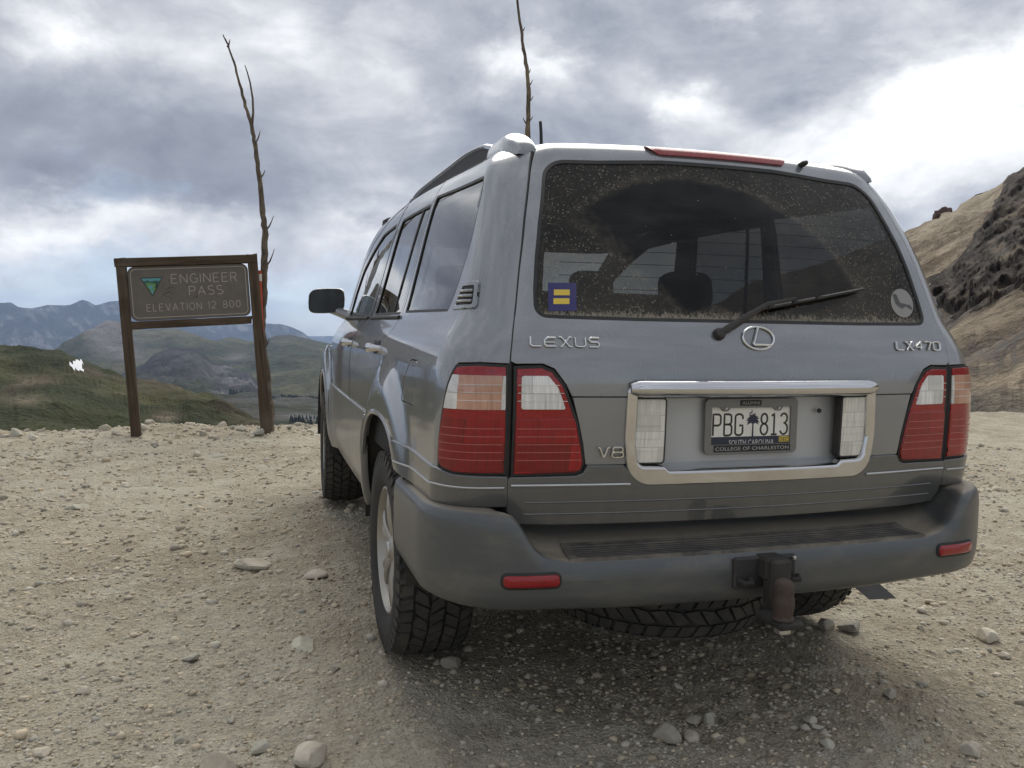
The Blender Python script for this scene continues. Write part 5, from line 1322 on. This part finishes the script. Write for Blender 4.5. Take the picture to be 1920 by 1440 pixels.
fi=rnd([(-.137,zc+.060,.004),(-.108,zc+.060,.006),(-.098,zc+.047,.006),(-.083,zc+.047,.006),(-.072,zc+.058,.004),(.072,zc+.058,.004),(.083,zc+.047,.006),(.098,zc+.047,.006),(.108,zc+.060,.006),(.137,zc+.060,.004),(.137,zc-.055,.004),(-.137,zc-.055,.004)],4)
FP=lambda x,z:(x,PY-.004,z)
FR_=patch('plate_frame',fo,FP,simple('pewter_frame',(.20,.20,.195),.4,metal=.6,var=.15,scale=40,dust=.2),PLATE,holes=[fi],off=.003,rim=.007,h=.03)
M_ink=simple('plate_ink',(.035,.032,.022),.5,var=.1)
M_navy=simple('navy_print',(.028,.03,.055),.5,var=.1)
ref=(0,-1,0)
part('plate_characters',stroke_text(['pP','pB','pG'],lambda u,v:(-.1275+u,PY+.0012,.9335+v),.0635,.0045,total=.100,gap=.17,sq=.45,ref=ref,n=8),M_ink,PLATE)
part('plate_characters',stroke_text(['p8','p1','p3'],lambda u,v:(.034+u,PY+.0012,.9335+v),.0635,.0045,total=.094,gap=.17,sq=.45,ref=ref,n=8),M_ink,PLATE)
pm('plate_band',[(-.14,.900),(.14,.900),(.14,.9295),(-.14,.9295)],None,PLATE,PY-.0003,M_navy)
# palmetto and crescent
m=MB();tx,tz=.007,.978
m.add([(tx-.003,PY-.0006,.9295),(tx+.003,PY-.0006,.9295),(tx+.0022,PY-.0006,tz-.006),(tx-.0022,PY-.0006,tz-.006)],[(0,1,2,3)])
fr=[]
for k in range(15):
    a=-2.05+k*(4.1/14)+math.pi/2;ln=.023*(1+.12*math.sin(k*2.3));w=.0034
    d=Vector((math.cos(a),math.sin(a)));e=Vector((-d.y,d.x));dr=-.004*abs(math.cos(a))
    P=[e*-.001,d*ln*.55-e*w,d*ln+Vector((0,dr)),d*ln*.55+e*w,e*.001]
    fr.append(P);m.add([(tx+q.x,PY-.0007-.00004*k,tz+q.y) for q in P],[(0,1,2,3,4)])
m.add([(tx+.011*math.cos(a),PY-.0015,tz+.011*math.sin(a)) for a in np.linspace(0,2*math.pi,17)[:-1]],[tuple(range(16))])
part('palm_tree_print',m,M_navy,PLATE,smooth=False)
cr=[(-.003+.0075*math.cos(a),1.0055+.0075*math.sin(a)) for a in np.linspace(-2.4,1.2,14)]+[(-.005+.0068*math.cos(a),1.0075+.0068*math.sin(a)) for a in np.linspace(1.0,-2.2,14)]
pm('crescent_print',cr,None,PLATE,PY-.0006,M_navy)
def RX(x,y,z): return Matrix.Translation((x,y,z))@Matrix.Rotation(math.pi/2,4,'X')
M_pale=simple('pale_print',(.42,.42,.40),.5,var=.05)
M_white=simple('white_print',(.62,.61,.57),.5,var=.05)
font_mesh('state_name_print','SOUTH CAROLINA',.0235,M_white,PLATE,RX(-.073,PY-.0007,.9035),width=.155)
font_mesh('motto_print','While I Breathe, I Hope',.0105,M_pale,PLATE,RX(-.066,PY-.0007,1.0145),width=.132,shear=.3)
pm('month_sticker',[(.099,.9105),(.136,.9105),(.136,.9275),(.099,.9275)],(.62,.46,.08),PLATE,PY-.0009)
font_mesh('month_lettering','DEC',.0165,M_ink,PLATE,RX(.102,PY-.0013,.9125),width=.029)
pm('frame_band',[(-.128,zc-.0765),(.136,zc-.0765),(.136,zc-.0555),(-.128,zc-.0555)],None,PLATE,PY-.0073,M_rubber)
font_mesh('college_lettering','COLLEGE OF CHARLESTON',.0150,M_pale,PLATE,RX(-.122,PY-.0078,zc-.0715),width=.252)
pm('frame_tab',[(-.043,zc+.0615),(.030,zc+.0615),(.030,zc+.0785),(-.043,zc+.0785)],None,PLATE,PY-.0073,M_rubber)
font_mesh('alumni_lettering','ALUMNI',.0130,M_pale,PLATE,RX(-.036,PY-.0078,zc+.0655),width=.059)
for x in (-.0905,.0905):
    m=MB();m.lathe([(.0004,.004),(.0035,.0035),(.0048,.001),(.0048,-.003)],14,Matrix.Translation((x,PY-.007,zc+.0535))@Matrix.Rotation(-math.pi/2,4,'Z'));part('plate_screw',m,M_silver,PLATE)
# ------------------------------------------------------------------ wooden pass sign
def woodmat(name,a,b,axis=2):
    m,t,o=nt(name);n=N(t);p=n('TexCoord').outputs['Object']
    s=[55,55,55];s[axis]=2.2;v=n.scale(p,tuple(s));g=n.noise(v,1.,7,.65,.6).outputs['Fac'];k=n.noise(p,6,5,.6).outputs['Fac']
    c=n.ramp(g,[(.28,a),(.5,[(x+y)/2 for x,y in zip(a,b)]),(.72,b)]);c=n.mix(n.mr(k,.5,.75,0,.5),c,(.055,.04,.028))
    c=n.mix(n.mr(n.noise(p,2.3,4).outputs['Fac'],.55,.75,0,.5),c,(.17,.145,.115))
    bs=n('BsdfPrincipled',{'Base Color':c,'Roughness':.85,'Specular IOR Level':.2,'Normal':n.bump(g,.7,.006)});t.links.new(bs.outputs[0],o.inputs[0]);return m
W_v=woodmat('weathered_timber',(.036,.027,.019),(.125,.092,.062),2);W_h=woodmat('weathered_beam',(.036,.027,.019),(.12,.088,.058),0)
SIGN=empty('wooden_sign',(-1.943,7.46,0));SIGN.rotation_euler=(0,math.radians(-4.0),0)
tag(SIGN,'brown routed elevation sign between two timber posts at the edge of the pass','sign')
def timber(name,c,d,mat,parent,axis,seed,bow=0.):
    """sawn timber with worn, slightly uneven edges"""
    nx=[2,2,2];nx[axis]=26;bm=bmesh.new()
    n=26;ring=10;V=[];F=[];hx=[q/2 for q in d];a,b=[i for i in range(3) if i!=axis]
    sec=[(-1,-.86),(-.86,-1),(.86,-1),(1,-.86),(1,.86),(.86,1),(-.86,1),(-1,.86)]
    for i in range(n+1):
        u=-1+2*i/n
        for k,(p,q) in enumerate(sec):
            w=1+.05*(vnoise(np.array([u*3.+k*.9+seed]),np.array([k*1.7+seed*3.]),seed)[0]-.5)
            v=[0,0,0];v[axis]=u*hx[axis]+(.01*math.sin(k*2.1+seed) if i in(0,n) else 0);v[a]=p*hx[a]*w+bow*(1-u*u);v[b]=q*hx[b]*w
            V.append((v[0]+c[0],v[1]+c[1],v[2]+c[2]))
    for i in range(n):
        for k in range(8): F.append((i*8+k,i*8+(k+1)%8,(i+1)*8+(k+1)%8,(i+1)*8+k))
    F+=[tuple(range(8)),tuple(n*8+k for k in range(8))]
    m=MB();m.add(V,F);o=m.obj(name,mat,None,angle=45);o.parent=parent;return o
timber('post',(-.648,0,.93),(.095,.10,1.98),W_v,SIGN,2,1,.0)
timber('post',(.648,0,.93),(.105,.11,1.99),W_v,SIGN,2,2,.006)
timber('beam',(0,-.006,1.878),(1.392,.11,.088),W_h,SIGN,0,3)
timber('beam',(0,.0,1.228),(1.19,.09,.082),W_h,SIGN,0,4)
def local(m,name,mat,parent,**k):
    o=m.obj(name,mat,None,**k);o.parent=parent;return o
M_board=simple('brown_sign_board',(.125,.110,.096),.75,var=.22,scale=5,bump=.15,bscale=60,dust=.12)
M_rout=simple('routed_cream_letters',(.37,.34,.27),.8,var=.22,scale=30)
bx0,bx1,bz0,bz1=-.594,.594,1.273,1.831
m=MB();ol=rnd([(bx0,bz0,.07),(bx1,bz0,.07),(bx1,bz1,.07),(bx0,bz1,.07)],7);k=len(ol)
ch=[(x*.993,(z-1.55)*.985+1.55) for x,z in ol]
m.add([(x,-.030,z) for x,z in ch]+[(x,-.023,z) for x,z in ol]+[(x,.02,z) for x,z in ol],[tuple(range(k))]+[(i,(i+1)%k,k+(i+1)%k,k+i) for i in range(k)]+[(k+i,k+(i+1)%k,2*k+(i+1)%k,2*k+i) for i in range(k)]+[tuple(range(2*k,3*k))])
BOARD=local(m,'sign_board',M_board,SIGN,angle=30)
bo=rnd([(bx0+.028,bz0+.028,.05),(bx1-.028,bz0+.028,.05),(bx1-.028,bz1-.028,.05),(bx0+.028,bz1-.028,.05)],7)
m=MB();m.tube([(x,-.0275,z) for x,z in bo+bo[:1]],.0048,6,cap=False);local(m,'routed_border',M_rout,BOARD)
fy=-.0268;FY=lambda x0,z0:(lambda u,v:(x0+u,fy,z0+v))
local(stroke_text(list('ENGINEER'),FY(-.175,1.648),.092,.0062,total=.648,gap=.33,sq=.9,ref=(0,-1,0)),'routed_letters',M_rout,BOARD)
local(stroke_text(list('PASS'),FY(-.010,1.518),.092,.0062,total=.335,gap=.30,sq=.9,ref=(0,-1,0)),'routed_letters',M_rout,BOARD)
local(stroke_text(list('ELEVATION'),FY(-.435,1.367),.072,.0052,total=.535,gap=.38,sq=.9,ref=(0,-1,0)),'routed_letters',M_rout,BOARD)
local(stroke_text(list('12 800'),FY(.165,1.372),.072,.0052,total=.325,gap=.36,sq=.9,ref=(0,-1,0)),'routed_letters',M_rout,BOARD)
# triangular agency badge: frame, sky, hills, river, tree
def tri2(name,pts,col,y,par):
    m=MB();m.add([(x,y,z) for x,z in pts],[tuple(range(len(pts)))]);return local(m,name,simple(name+'_paint',col,.5,var=.12,scale=40),par,smooth=False)
T0=(-.368,1.620)
def tp(a,b): return (T0[0]+a*.108,T0[1]+b*.098)
tri2('badge_frame',[tp(-1.,.92),tp(-.94,1.0),tp(.94,1.0),tp(1.,.92),tp(.08,-.95),tp(-.08,-.95)],(.035,.045,.05),-.0315,BOARD)
tri2('badge_sky',[tp(-.88,.88),tp(.88,.88),tp(.60,.38),tp(-.60,.38)],(.10,.30,.32),-.0322,BOARD)
tri2('badge_hills',[tp(-.72,.58),tp(-.35,.70),tp(-.05,.55),tp(.30,.66),tp(.72,.58),tp(.42,.0),tp(-.42,.0)],(.03,.10,.09),-.0327,BOARD)
tri2('badge_meadow',[tp(-.60,.36),tp(-.2,.44),tp(.2,.30),tp(.58,.34),tp(.02,-.82),tp(-.02,-.82)],(.12,.27,.08),-.0332,BOARD)
tri2('badge_river',[tp(-.40,.06),tp(-.05,.14),tp(.16,.02),tp(-.06,-.12),tp(.10,-.30),tp(-.02,-.80),tp(-.10,-.56),tp(-.06,-.36),tp(-.24,-.10)],(.10,.30,.40),-.0337,BOARD)
tri2('badge_tree',[tp(.42,.62),tp(.34,.36),tp(.40,.36),tp(.28,.10),tp(.36,.12),tp(.22,-.16),tp(.36,-.14),tp(.36,-.30),tp(.44,-.16),tp(.46,-.10),tp(.52,.12),tp(.48,.12),tp(.54,.36),tp(.48,.36)],(.012,.045,.03),-.0342,BOARD)
# scratched graffiti marks
M_scr=simple('scratched_marks',(.022,.019,.017),.8)
m=MB();r=random.Random(4)
for (x,z,w,h) in ((-.235,1.66,.03,.05),(-.255,1.565,.07,.02),(-.215,1.53,.035,.035),(-.26,1.53,.02,.02),(-.20,1.585,.03,.02),(.07,1.545,.012,.03),(.06,1.497,.03,.006),(.40,1.60,.03,.03)):
    for q in range(3):
        p=Vector((x+r.uniform(-w,w),-.0296,z+r.uniform(-h,h)));m.tube([p,p+Vector((r.uniform(-w,w),0,r.uniform(-h,h)*.6)),p+Vector((r.uniform(-w,w),0,r.uniform(-h,h)))],.0017,4)
o=local(m,'scratched_graffiti',M_scr,BOARD);o['kind']='stuff'
# ------------------------------------------------------------------ snag poles and marker stake
def barkmat():
    m,t,o=nt('weathered_bark');n=N(t);p=n.pos();g=n.noise(n.scale(p,(40,40,7)),1.,6,.65,.5).outputs['Fac'];k=n.noise(p,5,4).outputs['Fac']
    c=n.ramp(g,[(.3,(.05,.04,.032)),(.5,(.125,.102,.078)),(.7,(.22,.185,.145))]);c=n.mix(n.mr(k,.52,.66,0,.75),c,(.235,.185,.125))
    bs=n('BsdfPrincipled',{'Base Color':c,'Roughness':.9,'Specular IOR Level':.15,'Normal':n.bump(g,.9,.008)});t.links.new(bs.outputs[0],o.inputs[0]);return m
M_bark=barkmat()
def snag(name,label,pts,rad,twigs,branches=()):
    root=empty(name,pts[0]);tag(root,label,'pole',group='bare branches stood up as snow poles')
    r=random.Random(len(pts));P=[];Rr_=[]
    for i in range(len(pts)-1):
        a,b=Vector(pts[i]),Vector(pts[i+1]);k=5
        for j in range(k):
            u=j/k;q=a.lerp(b,u)+Vector((r.uniform(-1,1),r.uniform(-1,1),0))*.006;P.append(q);Rr_.append((rad[i]+(rad[i+1]-rad[i])*u)*r.uniform(.88,1.14))
    P.append(Vector(pts[-1]));Rr_.append(rad[-1])
    m=MB();m.tube(P,Rr_,10);m.obj('trunk',M_bark,root)
    for br in branches:
        m=MB();m.tube([p for p,_ in br],[q for _,q in br],7);m.obj('branch',M_bark,root)
    for p,d,l in twigs:
        p=Vector(p);d=Vector(d).normalized();m=MB();m.tube([p,p+d*l*.55,p+d*l*.8+Vector((0,0,l*.12)),p+d*l+Vector((0,0,l*.3))],[.012,.009,.006,.003],6);m.obj('twig',M_bark,root)
    return root
Y1=7.62
P1=[(-1.242, 7.62, -0.15), (-1.281, 7.62, 0.322), (-1.297, 7.62, 0.678), (-1.335, 7.62, 0.973), (-1.34, 7.62, 1.266), (-1.317, 7.62, 1.501), (-1.299, 7.62, 1.851), (-1.292, 7.62, 2.199), (-1.314, 7.62, 2.458), (-1.351, 7.62, 2.829), (-1.394, 7.62, 3.167), (-1.432, 7.62, 3.363), (-1.503, 7.62, 3.61), (-1.577, 7.62, 3.911), (-1.652, 7.62, 4.154), (-1.715, 7.62, 4.285)]
R1=[.075,.070,.062,.056,.054,.048,.042,.033,.030,.026,.023,.020,.016,.012,.010,.006]
S1=snag('snag_pole','tall forked bare branch standing against the right post of the sign',P1,R1,[((-1.392, 7.62, 3.17), (0.5, 0, 1), 0.12), ((-1.345, 7.62, 2.8), (0.8, 0, 1), 0.09), ((-1.3, 7.62, 2.22), (1, -0.1, 1.4), 0.17), ((-1.295, 7.62, 1.83), (1, -0.1, 1.6), 0.19), ((-1.33, 7.62, 0.93), (0.9, -0.3, 1), 0.12), ((-1.67, 7.62, 4.16), (0.4, 0, 1), 0.07), ((-1.5, 7.62, 3.62), (-0.7, 0, 1), 0.05), ((-1.32, 7.62, 2.55), (-1, 0, 0.8), 0.04)],[[((-1.425, 7.62, 3.36), 0.016), ((-1.41, 7.62, 3.5), 0.013), ((-1.415, 7.62, 3.647), 0.011), ((-1.441, 7.62, 3.813), 0.009), ((-1.47, 7.62, 3.92), 0.007), ((-1.495, 7.62, 3.992), 0.004)]])
P2=[(1.85, 7.9, -0.4), (1.84, 7.9, 1.0), (1.82, 7.9, 2.4), (1.804, 7.9, 3.636), (1.803, 7.9, 4.051), (1.776, 7.9, 4.367), (1.738, 7.9, 4.552), (1.677, 7.9, 4.923), (1.56, 7.9, 5.75)]
S2=snag('snag_pole','bare branch rising into the sky behind the car roof',P2,[.06,.05,.04,.030,.027,.023,.020,.016,.010],[((1.804, 7.9, 3.7), (-0.9, 0, 0.8), 0.09), ((1.8, 7.9, 3.74), (0.9, 0, 0.7), 0.08), ((1.803, 7.9, 3.98), (1, 0, 0.9), 0.08), ((1.79, 7.9, 4.16), (1, 0.1, 1), 0.09), ((1.78, 7.9, 4.3), (0.8, 0, 1), 0.07), ((1.74, 7.9, 4.55), (-0.8, 0, 1), 0.06), ((1.7, 7.9, 4.8), (0.9, 0, 1), 0.06)])
MK=empty('marker_stake',(-1.30,7.57,0));tag(MK,'thin orange marker stake with a white band behind the sign post','stake')
m=MB();m.tube([(-1.285,7.57,-.1),(-1.32,7.57,.8),(-1.348,7.57,1.69)],.021,10);m.obj('stake',simple('orange_plastic',(.52,.075,.035),.5,var=.1),MK)
m=MB();m.tube([(-1.348,7.57,1.69),(-1.350,7.57,1.765)],.0215,10);m.obj('white_band',simple('white_reflective',(.75,.74,.72),.4,var=.05),MK)
m=MB();m.tube([(-1.350,7.57,1.765),(-1.352,7.57,1.805)],.0212,10);m.obj('stake_tip',bpy.data.materials['orange_plastic'],MK)
# ------------------------------------------------------------------ stones
def stonemat(name,a,b):
    m,t,o=nt(name);n=N(t);p=n.pos();g=n.noise(p,14,7,.65).outputs['Fac'];ob=n('ObjectInfo').outputs['Random']
    c=n.ramp(g,[(.3,a),(.7,b)]);s=n('VectorMath',{0:c},operation='SCALE');t.links.new(n.mr(ob,0,1,.75,1.25),s.inputs['Scale'])
    fine=n.noise(p,120,4,.7).outputs['Fac']
    bs=n('BsdfPrincipled',{'Base Color':s.outputs[0],'Roughness':.92,'Specular IOR Level':.15,'Normal':n.bump(n.math('ADD',g,n.math('MULTIPLY',fine,.3)),.6,.006)});t.links.new(bs.outputs[0],o.inputs[0]);return m
M_st=stonemat('pale_limestone',(.34,.30,.235),(.52,.475,.39));M_st2=stonemat('grey_green_stone',(.33,.31,.25),(.48,.455,.375))
def stone_mesh(seed,sub=3):
    r=random.Random(seed);bm=bmesh.new();bmesh.ops.create_icosphere(bm,subdivisions=sub,radius=1)
    planes=[(Vector((r.gauss(0,1),r.gauss(0,1),r.gauss(0,1))).normalized(),r.uniform(.40,.80)) for _ in range(11)]
    for v in bm.verts:
        p=v.co.copy()
        for n,d in planes:
            k=p.dot(n)
            if k>d:p-=n*(k-d)*.92
        v.co=p
    P=np.array([v.co for v in bm.verts]);dn=1+.07*fbm(P[:,0]*3+seed,P[:,1]*3+P[:,2]*2.2,3,seed)
    for v,q in zip(bm.verts,dn): v.co*=float(q)
    me=bpy.data.meshes.new('stone');bm.to_mesh(me);bm.free();me.polygons.foreach_set('use_smooth',[False]*len(me.polygons));return me
STONES=[stone_mesh(100+k) for k in range(9)]
for k,me in enumerate(STONES): me.materials.append(M_st if k%4 else M_st2)
def gz(x,y): return float(ground_h(np.array([x]),np.array([y]))[0])
def put_stone(k,x,y,s,flat=.65,rz=0.,label=None,group='loose stones on the gravel',sink=.22):
    o=link(bpy.data.objects.new('stone',STONES[k%9]));o.scale=(s,s*(.75+.04*(k%5)),s*flat);tl=.25 if flat>.3 else .02;o.rotation_euler=(tl*math.sin(k*1.3),tl*math.cos(k*2.1),rz);o.location=(x,y,gz(x,y)+s*flat*((.8-sink*2) if flat>.3 else -.25))
    tag(o,label,'stone',group);return o
def px_ground(px,py):
    # bearing of a spot on the level ground
    a=(px-960)/1573.57;b=-(py-720)/1573.57;d=_r2*a+_u2*b+_f;l=-CAMP.z/d.z;return CAMP.x+d.x*l,CAMP.y+d.y*l
NAMED=[(1250,1386,.060,.8,'largest angular pale stone in front of the tow hitch, nearest the camera'),(1330,1350,.030,.95,'upright stone right of the largest angular stone'),(1300,1382,.032,.8,'wedge stone touching the right of the largest angular stone'),(1300,1344,.042,.35,'flat grey stone lying behind the largest angular stone'),
 (492,1394,.036,.85,'rounded pale stone near the bottom edge below the rear wheel'),(78,1408,.036,.6,'rounded pale stone alone at the bottom left'),(850,1238,.055,.55,'flat pale stone just behind the left rear tyre'),(1595,1178,.060,.65,'pale stone just right of the tow hitch beside the right rear tyre'),(1548,1170,.05,.8,'angular stone at the foot of the right rear tyre'),
 (1855,1198,.058,.6,'pale stone out to the right behind the car'),(145,950,.10,.40,'flat stone in the left foreground halfway to the sign'),(1880,1228,.03,.6,'small stone behind the stone out on the right'),(1820,1425,.045,.6,'pale stone in the bottom right corner'),(1530,1362,.03,.45,'lone flat stone below the mud flap'),
 (480,1058,.13,.36,'broad flat slab sunk in the gravel left of the rear wheel'),(590,1075,.09,.36,'small flat slab near the rear wheel'),(570,1205,.075,.40,'flat grey slab sunk below left of the rear wheel'),(420,1430,.07,.5,'grey stone cut by the bottom edge left of centre'),(580,1420,.08,.5,'grey angular stone cut by the bottom edge below the rear wheel'),(400,855,.16,.28,'low broad stone on the gravel before the sign'),
 (1090,1275,.02,.7,'small pale stone behind the bumper on the left'),(1160,1322,.016,.9,'pebble standing behind the bumper near centre'),(360,1232,.045,.4,'flat stone in the left foreground')]
for k,(px,py,s,fl,lab) in enumerate(NAMED):
    x,y=px_ground(px,py);put_stone(k*3+1,x,y,s,fl,k*1.7,lab,sink=.36 if (s>.07 and fl<.45) else .15)
r=random.Random(21)
for k in range(70):   # rubble along the rim by the sign
    x=r.uniform(-5.2,1.6);y=7.55+r.uniform(-.35,.6);s=r.choice([.022,.028,.035,.04,.05,.065])*r.uniform(.8,1.2)
    if abs(x+1.27)<.16 and abs(y-7.55)<.2: continue
    put_stone(k*5+2,x,y,s,r.uniform(.45,.8),r.uniform(0,6),'pale rubble stone on the rim of the pass around the sign posts','rubble stones along the rim')
put_stone(4,-1.36,7.34,.085,.75,.4,'grey stone wedged against the foot of the right sign post')
put_stone(7,-.30,7.95,.12,.55,1.4,'largest brown rock on the rim between the sign and the car')
put_stone(2,-2.95,7.75,.09,.6,2.2,'brown rock on the rim left of the left sign post')
for k in range(48):
    px=r.uniform(-120,2000);py=r.uniform(850,1440)**1.;x,y=px_ground(px,py)
    if abs(abs(x)-.82)<.22 and min(abs(y-1.106),abs(y-3.956))<.2: continue
    s=r.uniform(.010,.026)*(1+.06*math.hypot(x-CAMP.x,y-CAMP.y));put_stone(k*7+3,x,y,s,r.uniform(.45,.8),r.uniform(0,6),'small pale stone lying loose on the open gravel')
# gravel: far too many to count
def gravel():
    base=[]
    for k in range(24):
        q=random.Random(900+k);bm=bmesh.new();bmesh.ops.create_icosphere(bm,subdivisions=1,radius=1)
        for v in bm.verts: v.co*=q.uniform(.6,1.25)
        base.append((np.array([v.co for v in bm.verts]),np.array([[v.index for v in f.verts] for f in bm.faces])));bm.free()
    n=120000;g=np.random.default_rng(5)
    # even spread over the picture's ground, clustered by noise
    az=np.radians(g.uniform(-34,72,n));rd=2.0*np.exp(g.uniform(0,math.log(11/2.0),n))
    x=CAMP.x+np.sin(az)*rd;y=CAMP.y+np.cos(az)*rd
    cl=fbm(x*1.1,y*1.1,4,91)+.6*fbm(x*4,y*4,3,92)+.8*np.exp(-((y-wedge(x,y)+.2)/.6)**2);keep=(g.uniform(-.9,.75,n)<cl)&(y<wedge(x,y)+.4);x,y,rd,cl=x[keep],y[keep],rd[keep],cl[keep];n=len(x)
    s=(.0020+.0034*g.random(n)**3*2.4)*(rd/2.6)**.75*np.where(g.random(n)<.06,2.1,1.);z=ground_h(x,y)
    ry=g.uniform(0,6.28,n);fl=g.uniform(.4,.8,n);tone=g.uniform(.70,1.20,n);warm=g.uniform(-.03,.03,n)
    Vs=[];Fs=[];Cs=[];off=0
    kk=g.integers(0,24,n)
    for b in range(24):
        I=np.where(kk==b)[0];P,F=base[b];c,s_=np.cos(ry[I])[:,None],np.sin(ry[I])[:,None]
        X=(P[None,:,0]*c-P[None,:,1]*s_)*s[I][:,None];Y=(P[None,:,0]*s_+P[None,:,1]*c)*s[I][:,None]*.85;Z=P[None,:,2]*s[I][:,None]*fl[I][:,None]
        V=np.stack([X+x[I][:,None],Y+y[I][:,None],Z+(z[I]+s[I]*fl[I]*.12)[:,None]],-1).reshape(-1,3)
        Fs.append((F[None]+(np.arange(len(I))*len(P))[:,None,None]).reshape(-1,3)+off);Vs.append(V);off+=len(V)
        C=np.stack([(.48+warm[I])*tone[I],.425*tone[I],(.33-warm[I])*tone[I]],-1);Cs.append(np.repeat(C,len(P),0))
    V=np.concatenate(Vs);F=np.concatenate(Fs);C=np.concatenate(Cs)
    me=bpy.data.meshes.new('gravel');me.vertices.add(len(V));me.vertices.foreach_set('co',V.astype(np.float32).ravel());m_=len(F)
    me.loops.add(m_*3);me.loops.foreach_set('vertex_index',F.astype(np.int32).ravel());me.polygons.add(m_);me.polygons.foreach_set('loop_start',np.arange(0,m_*3,3,dtype=np.int32));me.polygons.foreach_set('loop_total',np.full(m_,3,np.int32));me.update(calc_edges=True)
    at=me.attributes.new('own_colour','FLOAT_COLOR','POINT');at.data.foreach_set('color',np.concatenate([C,np.ones((len(C),1))],1).astype(np.float32).ravel())
    me.materials.append(landmat('gravel_stone',60,bump=.3,dist=.002,amt=.22));o=link(bpy.data.objects.new('gravel',me));tag(o,'loose pale gravel and grit scattered over the dirt','gravel',kind='stuff')
gravel()
